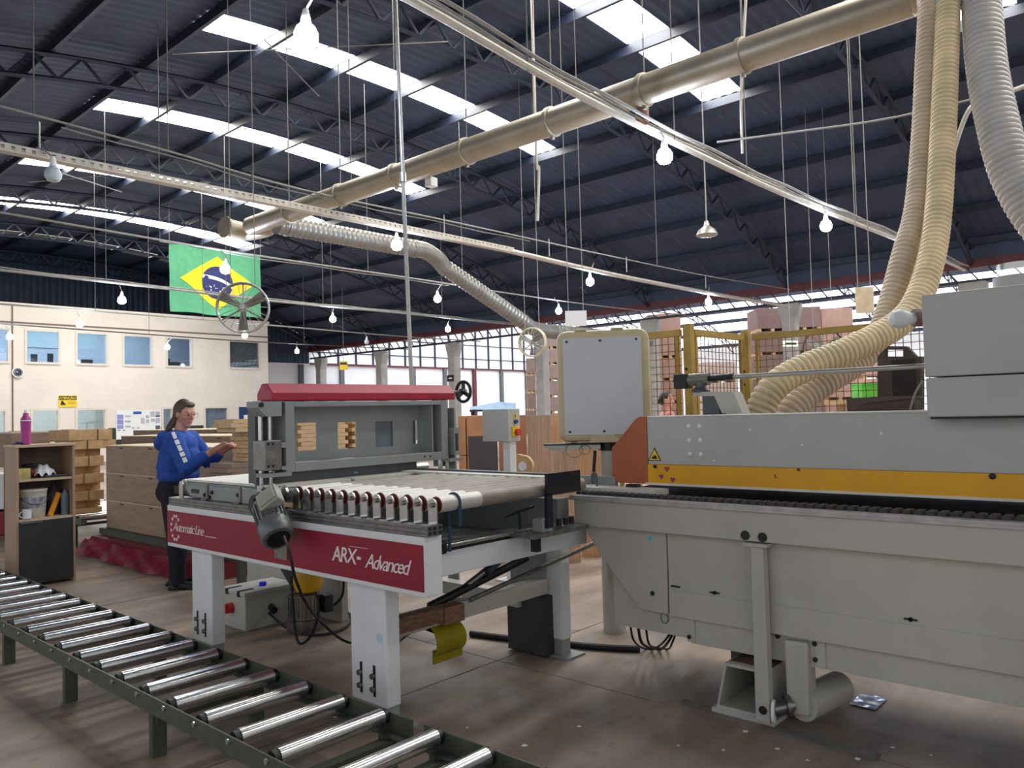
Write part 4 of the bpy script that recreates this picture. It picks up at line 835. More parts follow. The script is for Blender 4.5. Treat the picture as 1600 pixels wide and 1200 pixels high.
part('jack_shaft', B().cyl((3.46, 1.575, .075), (3.53, 1.5, .095), .032, n=16), M_STEEL, t, smooth=True); part('jack_flange', B().cyl((3.5, 1.535, .09), (3.512, 1.52, .092), .052, n=20), M_STEEL, t, smooth=True)
part('washer', B().lathe([(.03, 0), (.052, 0), (.052, .012), (.03, .012)], (3.44, 1.572, .072), (.3, -1, 0), 22), M_PAPER, t, smooth=True)
part('lever', B().cyl((3.8, 1.5, .2), (4.1, 1.25, .28), .012, n=8), M_BLACK, t)
# upper hood
U = 3.75
part('hood_panel', B().box(U, U+.03, YE, 2.381, 1.146, 1.405), M_BEIGE2, t, bev=.006); part('hood_top', B().box(U, 4.2, YE, 2.381, 1.398, 1.412), M_BEIGE2, t, bev=.005)
part('yellow_stripe', B().box(U-.003, U+.027, YE, 2.381, 1.046, 1.146), M_YEL, t); part('hood_lip', B().box(U-.006, U+.03, YE, 2.4, 1.034, 1.046), M_BELT, t)
part('hood_core', B().box(U+.03, 4.2, YE, 2.36, 1.06, 1.398), MATS['core_dark'], t)
oz = [(2.381, 1.037), (2.622, 1.04), (2.618, 1.235), (2.45, 1.40), (2.425, 1.412), (2.381, 1.412)]
part('orange_end_plate', B().prism([(U-.004, y, z) for y, z in oz], (.02, 0, 0)), M_ORANGE, t, bev=.003)
part('plate_clip', B().box(3.7, 3.75, 2.43, 2.5, 1.02, 1.036), M_BLACK, t)
bm_ = pm(B().lathe([(.012, 0), (.012, .002), (.008, .005), (.002, .006)], (0, 0, 0), (-1, 0, 0), 14), M_PAPER, 'cap', True)
for a, b_ in ((1076, 666), (1093, 666), (1077, 688), (1094, 688), (1078, 709), (1095, 710)): piece('screw_cap', bm_, t, P(a, b_, X=U-.001))
for a, b_ in ((1172, 671), (1253, 695), (1377, 677), (1115, 720)): part('paint_chip', B().lathe([(.006, 0), (.006, .001)], P(a, b_, X=U-.001), (-1, 0, 0), 8), M_PAPER, t)
for a, b_, r in ((1024, 729, .01), (1248, 734, .006), (1551, 744, .013)): part('bolt', B().lathe([(r, 0), (r, .006), (r*.6, .008)], P(a, b_, X=U-.003), (-1, 0, 0), 12), M_BLACK, t)
a, b_, c = P(1013, 720, X=U-.002), P(1033, 720, X=U-.002), P(1022.5, 699, X=U-.002)
part('warning_triangle', B().prism([a, b_, c], (-.001, 0, 0)), M_BLACK, t); mid = (a+b_+c)/3
part('warning_face', B().prism([p.lerp(mid, .2)-Vector((.001, 0, 0)) for p in (a, b_, c)], (-.001, 0, 0)), M_SIGNY, t)
part('hand_mark', B().obox(mid-Vector((.0035, 0, .008)), (.0006, 0, 0), (0, .016, 0), (0, 0, .006)).obox(mid-Vector((.0035, .004, -.001)), (.0006, 0, 0), (0, .008, 0), (0, 0, .005)), M_BLACK, t)
M_HEART = mat('heart_pink', (176, 60, 96), .5, 0, .3, 60)
hh = [(0, -1), (.9, .1), (.95, .55), (.6, .85), (.25, .8), (0, .5), (-.25, .8), (-.6, .85), (-.95, .55), (-.9, .1)]
for a, b_ in ((1042, 733), (1033, 745), (1051, 750)):
    c = P(a, b_, X=U-.004); part('heart_sticker', B().prism([c+Vector((0, y*.016, z*.016)) for y, z in hh], (-.001, 0, 0)), M_HEART, t)
text('stripe_letter', 'L', M_BLACK, t, face_mx(P(1210, 747, X=U-.005)), .028)
# upper cabinet
C = 3.65; CY = .932
part('cabinet', B().box(C, 4.5, YE, CY, 1.555, 1.905), M_BEIGE2, t, bev=.006); part('cabinet', B().box(C-.006, 4.5, YE, CY-.004, 1.385, 1.55), M_BEIGE2, t, bev=.006)
part('cabinet_shadow_strip', B().box(C+.01, 4.4, YE, CY-.012, 1.376, 1.387), M_BLACK, t)  # black strip stands in for the shade under the cabinet
part('roof_spigot', B().cyl((3.95, .62, 1.905), (3.95, .62, 1.975), .1, n=24), M_BEIGE2, t, smooth=True); part('roof_pipe', B().cyl((3.95, .62, 1.97), (3.95, .62, 2.03), .085, n=24), glassmat('clear_sleeve', (220, 220, 215), .5, .2), t, smooth=True)
part('ball_socket', B().cyl(P(1428, 497, D=3.95), P(1450, 496, D=3.95), .045, n=18), mat('collar_brown', (120, 96, 84), .5), t, smooth=True)
part('ball_joint', B().lathe([(.01, -.045), (.035, -.035), (.05, 0), (.045, .03), (.03, .06), (.028, .1)], P(1404, 498, D=3.95), RT, 20), M_WHITE, t, smooth=True)
# actuator rod along the top
part('actuator_rod', B().cyl(P(1145, 589, X=4.12), P(1445, 572, X=4.12), .0135, n=14), M_GALV, t, smooth=True); part('rod_grip', B().cyl(P(1105, 592, X=4.12), P(1146, 588, X=4.12), .018, n=14), M_BLACK, t, smooth=True)
part('gear_housing', B().cyl(P(1077, 594, X=4.12), P(1108, 592, X=4.12), .036, n=18).cyl(P(1095, 600, X=4.12), P(1095, 585, X=4.12), .03, n=16), mat('housing_grey', (132, 130, 122), .4, .3), t, smooth=True)
a, b_ = P(1057, 585, X=4.12), P(1078, 607, X=4.12); part('drive_motor', B().box(4.08, 4.16, b_.y, a.y, b_.z, a.z), M_BLACK, t, bev=.006)
part('motor_shaft', B().cyl(P(1052, 595, X=4.12), P(1060, 595, X=4.12), .008, n=8), M_BLACK, t); part('swivel_base', B().lathe([(.05, 0), (.055, .012), (.03, .03), (.03, .05)], P(1095, 613, X=4.12), (0, 0, 1), 18), M_DGREY, t, smooth=True)
bp = [P(a, b_, X=4.08) for a, b_ in ((1084, 612), (1146, 612), (1160, 646), (1128, 646), (1116, 619), (1084, 619))]
part('support_bracket', B().prism(bp, (.1, 0, 0)), M_BEIGE, t); part('bracket_core', B().box(4.1, 4.18, P(1124, 640, X=4.1).y, P(1098, 640, X=4.1).y, 1.4, P(1100, 618, X=4.1).z), M_DGREY, t)
# dusty suction head
SX = 4.3
M_BRN = mat('dusty_brown', (96, 80, 72), .8, 0, .1, 8)
def sp(a, b_): return P(a, b_, X=SX)
ou = [sp(*q) for q in ((1371, 640), (1371, 556), (1388, 541), (1413, 541), (1430, 556), (1440, 600), (1440, 640))]
hd = [sp(*q) for q in ((1384, 556), (1384, 547), (1410, 547), (1410, 556))]
b = B()
for q in (((1371, 640), (1371, 557), (1440, 557), (1440, 640)), ((1371, 557), (1383, 545), (1383, 557)), ((1411, 557), (1411, 541), (1416, 541), (1431, 557)), ((1383, 546), (1387, 541), (1411, 541), (1411, 546))): b.prism([sp(*w) for w in q], (.05, 0, 0))
part('suction_head', b, M_BRN, t)
a, c = sp(1393, 563), sp(1432, 622); part('suction_recess', B().box(SX-.004, SX, c.y, a.y, c.z, a.z), mat('recess_brown', (64, 52, 48), .8), t)
a, c = sp(1335, 622), sp(1440, 645); part('suction_base', B().box(SX-.12, SX, c.y, a.y, c.z, a.z), M_BRN, t); part('suction_ledge', B().prism([sp(1360, 630), sp(1440, 622), sp(1440, 618), sp(1375, 620)], (-.14, 0, 0)), M_BRN, t)
part('air_line', B().tube(smoothpath([P(1422, 640, X=4.15), P(1430, 615, X=4.15), P(1442, 595, X=4.15)], 4), .006, 6), M_CABLE, t)
# ================================================================ rounded cabinet with white front (swivelling control desk seen from behind)
CC = P(942, 600, D=5.15); ca = math.radians(31); cn = Vector((-math.cos(ca), -math.sin(ca), 0)); cr = Vector((math.sin(ca)*1, -math.cos(ca), 0))
if cr.dot(RT) < 0: cr = -cr
def CB(r, z, d=0): return CC+cr*r+Vector((0, 0, z-CC.z))-cn*d     # r to the right, d to the rear
t = T('control_cabinet', 'rounded beige control cabinet with a blank white rear panel', 'control cabinet', (CC.x, CC.y, 0))
M_CAB = mat('cabinet_ochre_beige', (206, 190, 152), .4, 0, .06, 5)
zt, zb = P(942, 514, D=5.15).z, P(942, 690, D=5.15).z; hw_ = .305; rc = .07; out = []
for cy, cz, a0 in ((-hw_+rc, zb+rc, 180), (hw_-rc, zb+rc, 270), (hw_-rc, zt-rc, 0), (-hw_+rc, zt-rc, 90)):
    out += [(cy+rc*math.cos(math.radians(a0+15*k)), cz+rc*math.sin(math.radians(a0+15*k))) for k in range(7)]
part('shell', B().prism([CB(r, z, .01) for r, z in out], -cn*.24), M_CAB, t, bev=.03)
def rect(r0, r1, z0, z1, d, th): return B().obox(CB((r0+r1)/2, (z0+z1)/2, d-th/2), cr*(r1-r0)/2, cn*th/2, Vector((0, 0, (z1-z0)/2)))
pt, pbm = P(942, 527, D=5.15).z, P(942, 679, D=5.15).z
part('white_panel', rect(-.258, .255, pbm, pt, .01, .012), mat('panel_white_blue', (212, 213, 217), .35, 0, .02), t)
for r, z in ((-.23, pt-.02), (-.01, pt-.02), (.225, pt-.02), (-.225, pbm+.022), (.0, pbm+.022)): part('screw', B().cyl(CB(r, z, -.003), CB(r, z, -.009), .008, n=10), M_BLACK, t)
for r in (-.14, .1): part('top_lug', rect(r-.04, r+.04, zt-.005, zt+.01, .12, .1), M_CAB, t, bev=.004)
part('skirt', B().prism([CB(-.08, zb+.05), CB(.06, zb+.05), CB(.12, zb-.005), CB(-.1, zb-.005)], -cn*.16), M_CAB, t)
part('neck_collar', B().cyl(CB(.02, zb-.06, .1), CB(.02, zb-.005, .1), .07, n=22), M_BLACK, t, smooth=True); part('neck', B().cyl(CB(.02, .9, .1), CB(.02, zb-.05, .1), .055, n=22), M_BEIGE, t, smooth=True)
part('keyboard_shelf', B().prism([CB(-.4, zb-.02), CB(-.03, zb-.02), CB(-.03, zb-.05), CB(-.35, zb-.05), CB(-.4, zb-.035)], -cn*.2), M_BEIGE, t); part('shelf_top', rect(-.405, -.03, zb-.02, zb-.01, .2, .2), M_BLACK, t)
for k in (0, 1): part('loose_wire', B().tube([CB(-.2+.07*k+(.055-.02*k)*math.cos(a), zb-.05+(.05-.02*k)*math.sin(a), -.01) for a in [2*math.pi*q/24 for q in range(24)]], .002, 5, closed=True), M_DGREY, t)
part('desk_base', B().cyl(CB(.02, 0, .1), CB(.02, .9, .1), .075, n=22), M_BEIGE2, t, smooth=True); part('damper_rod', B().cyl(CB(-.09, .98, .06), CB(-.07, zb-.06, .06), .011, n=8), M_BLACK, t)
# ================================================================ yellow mesh fence
def fence(label, p, q, ztop=2.0):
    p, q = Vector(p), Vector(q); d = (q-p).normalized(); L = (q-p).length; z = Vector((0, 0, 1))
    t = T('mesh_fence', label, 'fence', (p+q)/2, 'yellow mesh fence panels')
    part('top_rail', B().beam(p+z*(ztop-.025), q+z*(ztop-.025), .035, .045), M_FENCE, t); part('bottom_rail', B().beam(p+z*.15, q+z*.15, .04, .04), M_FENCE, t)
    b = B(); n = int(L/.05)
    for i in range(1, n): o = p+d*(L*i/n); b.beam(o+z*.15, o+z*(ztop-.05), .0045, .0045)
    for k in range(1, 36): b.beam(p+z*(.15+k*.0515), q+z*(.15+k*.0515), .0045, .0045)
    part('wire_mesh', b, mat('mesh_ochre', (150, 112, 60), .5), t)
    for e in (p+d*.03, q-d*.03): part('edge_bar', B().beam(e+z*.15, e+z*(ztop-.03), .022, .022), M_FENCE, t)
    return t
P1 = Vector((4.82, 2.70, 0)); P2 = Vector((5.65, 2.68, 0))
fence('yellow mesh fence panel directly right of the white-fronted cabinet', P1+Vector((0, .06, 0)), (4.82, 3.32, 0))
fence('narrow yellow mesh fence panel between the two thick posts', P1+Vector((.06, 0, 0)), P2-Vector((.06, 0, 0)))
fence('long yellow mesh fence panel behind the cream hoses', P2-Vector((0, .06, 0)), (5.65, -1.5, 0))
for l, p in (('thick yellow fence post nearest the white-fronted cabinet', P1), ('thick yellow fence post left of the cream hoses', P2)):
    t = T('fence_post', l, 'post', p, 'yellow fence posts')
    part('upright', B().box(p.x-.03, p.x+.03, p.y-.03, p.y+.03, .01, 2.03), M_FENCE, t, bev=.005); part('base_plate', B().box(p.x-.09, p.x+.09, p.y-.09, p.y+.09, 0, .012), M_FENCE, t)
    for z in (1.62, 1.72): part('bolt', B().cyl((p.x-.036, p.y+.01, z), (p.x-.029, p.y+.01, z), .01, n=8), M_BLACK, t)
# ================================================================ switch box on a post behind the table
a = P(753, 640, D=7.0); X0, Y1 = a.x, a.y; Y0 = P(793, 640, X=X0).y; X1 = P(812, 640, Y=Y0).x; ztp = a.z; zbt = P(753, 690, X=X0).z
t = T('switch_box', 'grey switch box with red rotary switch on a post', 'switch box', ((X0+X1)/2, (Y0+Y1)/2, 0))
part('housing', B().box(X0, X1, Y0, Y1, zbt, ztp), M_BEIGE2, t, bev=.006); part('pole', B().box(X0+.05, X0+.13, Y0+.03, Y0+.11, .01, zbt), M_WHITE, t); part('pole_foot', B().box(X0-.02, X0+.2, Y0-.04, Y0+.18, 0, .012), M_WHITE, t)
hb = ztp-zbt; w = X1-X0; xm = X0+w*.6
part('switch_plate', B().box(xm-.045, xm+.045, Y0-.008, Y0, zbt+.15*hb, zbt+.46*hb), M_SIGNY, t); part('red_switch', B().cyl((xm+.01, Y0-.008, zbt+.28*hb), (xm+.01, Y0-.035, zbt+.28*hb), .03, n=18), mat('switch_red', (196, 48, 30), .4), t, smooth=True)
part('blue_knob', B().cyl((xm, Y0, zbt+.6*hb), (xm, Y0-.02, zbt+.6*hb), .018, n=14), mat('knob_blue', (40, 50, 120), .4), t, smooth=True)
part('warning_triangle', B().prism([(xm-.03, Y0-.001, zbt+.7*hb), (xm+.03, Y0-.001, zbt+.7*hb), (xm, Y0-.001, zbt+.88*hb)], (0, -.002, 0)), M_SIGNY, t); part('bolt_mark', B().box(xm-.005, xm+.005, Y0-.005, Y0-.003, zbt+.73*hb, zbt+.82*hb), M_BLACK, t)
# ================================================================ open shelf cabinet at the left
M_SHELF = mat('shelf_oak_decor', (176, 148, 122), .6, 0, .1, 5, 0, (8, 8, .7)); M_SHELFE = mat('shelf_edge', (204, 176, 146), .6)
SX0, SX1, SY0, SY1, SZ = 2.262, 2.751, 8.05, 8.38, 1.285
t = T('shelf_cabinet', 'narrow oak-decor shelf cabinet with a black lower door', 'cabinet', ((SX0+SX1)/2, (SY0+SY1)/2, 0))
for x in (SX0, SX1-.022): part('side_panel', B().box(x, x+.022, SY0, SY1, 0, SZ-.025), M_SHELF, t)
part('top_board', B().box(SX0-.01, SX1+.01, SY0-.01, SY1, SZ-.025, SZ), M_SHELFE, t, bev=.003)
for z in (.962, .603, .04): part('shelf_board', B().box(SX0+.022, SX1-.022, SY0+.005, SY1-.01, z-.011, z+.011), M_SHELFE, t)
part('back_board', B().box(SX0+.02, SX1-.02, SY1-.012, SY1, .03, SZ-.02), mat('back_board_brown', (120, 104, 92), .7), t)
dr = part('door', B().box(SX0+.024, SX1-.024, SY0-.016, SY0+.002, .035, .592), mat('door_charcoal', (44, 48, 50), .5), t, bev=.002)
part('door_handle', B().box(SX0+.03, SX0+.2, SY0-.03, SY0-.014, .578, .586), M_CHROME, dr)
def sp_(a, b_, Y): return P(a, b_, Y=Y)
c = sp_(40.5, 691, 8.15); c.z = SZ
t = T('water_bottle', 'purple-pink water bottle standing on the shelf cabinet', 'bottle', c)
M_PINK = mat('bottle_magenta', (176, 58, 140), .4, 0, .06, 6)
part('body', B().lathe([(.041, 0), (.043, .01), (.04, .06), (.043, .19), (.044, .215)], c, n=20), M_PINK, t, smooth=True); part('white_band', B().lathe([(.045, .215), (.045, .225)], c, n=20), M_PAPER, t)
part('cap', B().lathe([(.044, .225), (.04, .24), (.024, .265), (.022, .29)], c, n=20), M_PINK, t, smooth=True); part('spout', B().lathe([(.014, .29), (.014, .31), (.01, .318)], c, n=14), M_PAPER, t, smooth=True)
a = sp_(24, 690, 8.2); b = B().grid(lambda u, v: Vector((SX0+.005+.12*u, 8.1+.16*v, SZ+.004+.022*math.sin(u*3.1)*math.sin(v*3.1)+.008*math.sin(u*14)*math.sin(v*9)*math.sin(u*3.1)*math.sin(v*3.1))), 14, 10)
solo('cloth', b, mat('cloth_navy', (26, 32, 76), .8), 'crumpled navy cloth on top of the shelf cabinet', 'cloth', smooth=True)
a = sp_(82, 690, 8.15); solo('chalk_piece', B().cyl((a.x-.02, 8.15, SZ+.008), (a.x+.02, 8.16, SZ+.008), .008, n=8), M_PAPER, 'small white stick lying on the shelf cabinet', 'chalk')
z1 = .973; z2 = .614
a = sp_(44, 722, 8.2); solo('glove', B().ell((a.x, 8.22, z1+.115), .055, .05, .02, n=14).ell((a.x+.04, 8.2, z1+.12), .03, .025, .016, n=12), M_BLACK, 'black glove on top of small boxes in the shelf', 'glove', smooth=True)
a = sp_(36, 728, 8.16); solo('small_carton', B().box(a.x-.055, a.x+.055, 8.14, 8.3, z1, z1+.095), mat('carton_white_yellow', (222, 206, 130), .6, 0, .25, 12), 'small white and yellow carton in the upper shelf', 'box')
a = sp_(50, 728, 8.16); solo('tape_roll', B().lathe([(.02, -.02), (.04, -.02), (.04, .02), (.02, .02)], (a.x, 8.2, z1+.05), (1, .4, 0), 18), mat('tape_dark_red', (120, 20, 30), .5), 'dark red tape roll beside the yellow carton', 'tape')
a = sp_(68, 735, 8.15); b = B().grid(lambda u, v: Vector((a.x-.075+.17*u, 8.1+.2*v, z1+.03+.085*math.sin(u*3.14)**.6*math.sin(v*3.14)**.6+.018*math.sin(u*17+v*5)*math.cos(v*13))), 18, 14)
solo('plastic_bag', b, mat('bag_white', (226, 228, 230), .35, 0, .04), 'crumpled white plastic bag in the upper shelf', 'bag', smooth=True)
a = sp_(88, 741, 8.12); solo('tray', B().box(a.x-.11, a.x+.09, 8.08, 8.26, z1, z1+.022), mat('tray_dark', (50, 52, 58), .35), 'flat dark tray at the front of the upper shelf', 'tray', bev=.006)
c = sp_(51, 806, 8.2); c.z = z2
t = T('paint_bucket', 'dirty white plastic bucket in the lower shelf', 'bucket', c)
part('pail', B().lathe([(.098, 0), (.102, .01), (.118, .235), (.122, .24), (.122, .26), (.112, .26)], c, n=24), mat('bucket_white', (214, 208, 192), .5, 0, .15, 12), t, smooth=True); part('label', B().lathe([(.1085, .09), (.1155, .19)], c, n=24), mat('bucket_label', (170, 168, 178), .5, 0, .4, 22), t)
part('handle', B().tube([c+Vector((.122*math.cos(a_), -.06-.07*math.sin(a_), .22-.1*math.sin(a_))) for a_ in [math.pi*k/12 for k in range(13)]], .003, 6), M_BLACK, t)
c = sp_(42, 809, 8.075); c.z = z2
t = T('mug', 'white mug standing in front of the dirty bucket', 'mug', c)
part('cup', B().lathe([(.03, 0), (.036, .005), (.038, .085), (.034, .085), (.032, .02)], c, n=20), M_WHITE, t, smooth=True); part('handle', B().tube([c+Vector((-.036-.024*math.sin(a_), 0, .042+.026*math.cos(a_))) for a_ in [math.pi*k/10 for k in range(11)]], .006, 6), M_WHITE, t, smooth=True)
c = sp_(84, 803, 8.28); c.z = z2
t = T('canister', 'dark grey canister at the back of the lower shelf', 'canister', c)
part('body', B().lathe([(.06, 0), (.065, .01), (.065, .2), (.03, .26), (.018, .29)], c, n=18), mat('canister_dark', (62, 58, 62), .5), t, smooth=True); part('cap', B().lathe([(.02, .29), (.02, .315)], c, n=12), M_BLACK, t)
c = sp_(101, 804, 8.15); c.z = z2
t = T('spray_bottle', 'blue-grey ribbed bottle at the right of the lower shelf', 'bottle', c)
part('body', B().lathe([(.032, 0), (.034, .03), (.031, .05), (.034, .08), (.031, .11), (.034, .15), (.03, .19), (.014, .215), (.014, .23)], c, n=16), mat('bottle_blue_grey', (108, 124, 138), .4), t, smooth=True)
p, q = sp_(78, 805, 8.12), sp_(93, 770, 8.14); solo('spirit_level', B().beam((p.x, 8.12, z2+.003), (q.x, 8.16, q.z), .022, .045), mat('level_orange', (236, 150, 24), .45), 'orange-yellow level leaning beside the blue-grey bottle', 'level', bev=.003)
def upright(name, px0, px1, yt, D_, th, m, label, cat, group=None, z0=0.0, bev=0):
    a, c = P(px0, yt, D=D_), P(px1, yt, D=D_); w = Vector((c.x-a.x, c.y-a.y, 0)); n = Vector((fw.x, fw.y, 0)).normalized()
    zt_ = (a.z+c.z)/2; ce = (a+c)/2; ce.z = (zt_+z0)/2
    return solo(name, B().obox(ce+n*th/2, w/2, n*th/2, Vector((0, 0, (zt_-z0)/2))), m, label, cat, group, bev=bev)
# ================================================================ stacks of goods at the left
conveyor('green roller conveyor under the stack of notched blocks', 9.9, 13.0, [10.1+.27*k for k in range(11)], [10.2, 11.5, 12.7], xn=3.45, xf=4.5, zt=.36, group='background roller conveyors')
rows = [(672, 690, 107, 176, 3, 0), (689, 702, 114, 183, 3, 0), (703, 714, 117, 165, 2, .14), (714, 729, 116, 163, 2, 0), (730, 741, 117, 165, 2, .14), (742, 756, 116, 164, 3, 0), (757, 768, 117, 165, 2, .14), (769, 783, 116, 163, 2, 0), (784, 795, 117, 165, 2, .14), (796, 813, 116, 161, 1, 0)]
for i, (y0, y1, x0, x1, n, rec) in enumerate(rows):
    a, c = P(x0, y0, Y=10.4), P(x1, y1, Y=10.4)
    zb_ = c.z if i < 9 else .36; zn = P(x0, rows[i+1][0], Y=10.4).z if i < 9 else .36
    for k in range(n):
        w = (c.x-a.x)/n
        solo('fibreboard_block', B().box(a.x+w*k+.004, a.x+w*(k+1)-.004, 10.4+rec+.02*((k+i) % 2), 11.1, zn+.002, a.z), M_BLOCK, '%s notched tan block in the %s row from the top of the block stack' % ((('left', 'middle', 'right') if n == 3 else ('left', 'right') if n == 2 else ('single',))[k], ORD[i]), 'block', 'stack of notched blocks')
a, c = P(18, 675, Y=11.4), P(110, 691, Y=11.4)
t = T('panel_bundle', 'grey-brown panel lying behind the water bottle', 'panel', ((a.x+c.x)/2, 11.6, 0)); part('panel', B().box(a.x, c.x, 11.4, 12.2, c.z-.3, a.z-.02), M_MDF2, t); part('top_sheet', B().box(a.x, c.x, 11.4, 12.2, a.z-.02, a.z), M_MDFTOP, t); part('trestle', B().box(a.x+.1, c.x-.1, 11.5, 12.1, 0, c.z-.3), M_GREEN, t)
upright('white_panel_stack', -60, 9, 742, 10.5, .5, M_PAPER, 'white panel stack cut off by the left edge of the picture', 'panel stack', z0=.36)
upright('red_trolley', -60, 9, 800, 10.5, .6, mat('trolley_red', (140, 24, 34), .5), 'low red trolley under the white panels at left edge', 'trolley', bev=.02)
# red lift table carrying the big bundles
M_LIFT = mat('lift_red', (136, 22, 48), .4, 0, .12, 4)
t = T('lift_table', 'dark red lift table under the big carton bundles', 'lift table', (3.95, 8.4, 0))
part('chassis', B().prism([(3.42, 6.9, .0), (4.5, 6.9, .0), (4.5, 6.9, .15), (3.56, 6.9, .15)], (0, 3.0, 0)), M_LIFT, t); part('label_plate', B().box(3.46, 3.5, 8.5, 8.75, .085, .12), M_PAPER, t)
part('platform', B().box(3.68, 4.55, 6.85, 10.0, .15, .222), M_GREEN, t); part('loose_foil', B().grid(lambda u, v: Vector((3.40-.12*v+.02*math.sin(u*20), 7.3+2.4*u, .15*(1-v)+.004+.015*abs(math.sin(u*13+v*4)))), 30, 5), mat('foil_red', (150, 40, 66), .25, 0, .2, 9), t, smooth=True)
def bundle(x0, x1, y0, y1, z0, z1, lab, m, grp, edge=True):
    t = T('panel_bundle', lab, 'carton bundle', ((x0+x1)/2, (y0+y1)/2, z0), grp)
    part('bundle_body', B().box(x0, x1, y0, y1, z0, z1-.012), m, t, bev=.004); part('top_sheet', B().box(x0, x1, y0, y1, z1-.012, z1), M_MDFTOP, t)
    n = 2
    for k in range(n): yy = y0+(y1-y0)*(k+.35)/n; part('hand_slot', B().box(x0-.003, x0+.002, yy, yy+.09, z1-.04, z1-.026), mat('slot_brown', (88, 66, 52), .8), t)
zz = [.222, .55, .875, 1.2]
for i in range(3):
    for j, (ya, yb, w) in enumerate(((6.95, 8.42, 'right'), (8.43, 9.97, 'left'))):
        bundle(3.75, 4.5, ya, yb, zz[i]+.002, zz[i+1], 'brown carton bundle, %s layer, %s end of the stack left of the woman' % (('bottom', 'middle', 'top')[i], w), M_MDF, 'big carton bundles on the lift table')
for x, (a, b_, y0, y1), m, l in ((4.75, (189, 681, 8.0, 12.0), M_MDF2, 'grey-brown panel stack right behind the big bundles'), (5.7, (208, 672, 8.4, 13.2), M_MDF2, 'farther grey-brown panel stack reaching behind the woman')):
    zt_ = P(230, b_, X=x).z; ya = P(a, b_, X=x).y
    bundle(x, x+.75, ya-3.6, ya, .01, zt_, l, m, None)
# transfer table and pile of pale boards behind the red table
t = T('transfer_table', 'dark steel transfer table carrying the pale board pile', 'table', (4.1, 6.2, 0))
part('frame', B().box(2.98, 5.3, 5.97, 6.5, .86, .925), M_BLACK, t); part('front_roller', B().cyl((2.98, 5.96, .945), (5.3, 5.96, .945), .035, n=16), M_CHROME, t, smooth=True)
for x in (3.5, 5.2):
    for y in (6.02, 6.42): part('leg', B().box(x, x+.06, y-.03, y+.03, 0, .86), M_GREEN, t)
def brd(x0, x1, y0, y1, z0, z1, l, m=None): solo('wooden_board', B().box(x0, x1, y0, y1, z0, z1), m or M_WOOD, l, 'board', 'pile of pale boards behind the gantry')
z = .955
for k in range(14):
    h = .0365; o = .035*(k % 2)
    if k < 4: brd(3.2+o, 3.74, 6.02, 6.38, z, z+h-.002, 'grey-brown board, %s from the bottom of the pile by the woman\'s hand' % ORD[k], M_MDF2)
    elif k > 7: brd(3.28+.02*(k % 3)+(.16 if k < 11 else 0), 3.8+o, 6.1, 6.42, z, z+h-.002, 'pale board, %s from the top of the pile left of the gantry' % ORD[13-k])
    else: brd(3.45+o, 3.78, 6.04, 6.4, z, z+h-.002, 'pale middle board, %s from the bottom, by the woman\'s hand' % ORD[k])
    for x0, x1 in ((3.86, 4.36), (4.44, 4.74), (4.78, 5.2)):
        brd(x0+o, x1+o*(x0 < 4.4)-(.035-o)*(x0 > 4.4)*.5, 6.02, 6.4, z, z+h-.002, 'pale board, %s from the bottom of the %s pile seen through the gantry' % (ORD[k], {3.86: 'left', 4.44: 'middle', 4.78: 'right'}[x0]))
    z += h
# ================================================================ goods behind the table at the right
M_ORB = mat('board_orange_brown', (198, 138, 110), .65, 0, .06, 3); M_CART = mat('carton_orange', (212, 156, 112), .7, 0, .08, 5)
for k in range(3): 
    z0 = k*.48; zt_ = z0+.475
    for (x0, x1, nm) in ((715, 727, 'left'), (728, 757, 'right')):
        a, c = P(x0, 650, D=9.5), P(x1, 650, D=9.5); n = Vector((fw.x, fw.y, 0)).normalized(); ce = (a+c)/2; ce.z = (z0+zt_)/2
        solo('carton', B().obox(ce+n*.3, Vector(((c.x-a.x)/2-.004, (c.y-a.y)/2, 0)), n*.3, Vector((0, 0, .236))), M_CART, 'orange-brown carton, %s of the %s column right of the gantry' % (('bottom', 'middle', 'top')[k], nm), 'carton', 'cartons right of the gantry', bev=.006)
upright('charcoal_panel', 731, 777, 681, 8.4, .04, mat('panel_charcoal', (92, 90, 90), .6, 0, .1, 5), 'dark grey panel standing behind the switch box post', 'panel')
upright('brown_panel', 778, 822, 649, 9.0, .05, M_ORB, 'plain orange-brown panel standing right of the switch box', 'panel')
upright('veneer_panel', 823, 861, 649, 8.8, .06, M_WOODV, 'tall veneered panel left of the white-fronted cabinet', 'panel')
upright('veneer_panel', 862, 905, 648, 9.0, .06, mat('veneer_pale', (214, 172, 132), .6, 0, .12, 5, 0, (14, 14, .6)), 'pale veneered panel partly hidden by the white-fronted cabinet', 'panel')
upright('veneer_panel', 863, 902, 694, 7.6, .05, M_WOODV, 'shorter veneered panel below the white-fronted cabinet', 'panel'); upright('veneer_panel', 903, 962, 690, 7.9, .05, MATS['veneer_pale'], 'pale panel behind the cabinet neck', 'panel')
for a, b_, l in ((810, 726, 'tan roll of edging leaning behind, left one'), (818, 728, 'tan roll of edging in front, right one')):
    c = P(a, b_, D=7.9-.15*(a > 812)); r = .105; t = T('edging_roll', l+' of the two rolls', 'roll', c-Vector((0, 0, r)), 'rolls of edging'); part('roll', B().lathe([(.045, -.03), (r, -.03), (r, .03), (.045, .03)], c, (fw.x, fw.y-.4, 0), 26), M_BLOCK, t, smooth=True); part('core', B().lathe([(.03, -.031), (.045, -.031), (.045, .031), (.03, .031)], c, (fw.x, fw.y-.4, 0), 18), M_PAPER, t)
    part('stand', B().box(c.x-.05, c.x+.05, c.y-.05, c.y+.05, 0, c.z-r), M_DGREY, t)
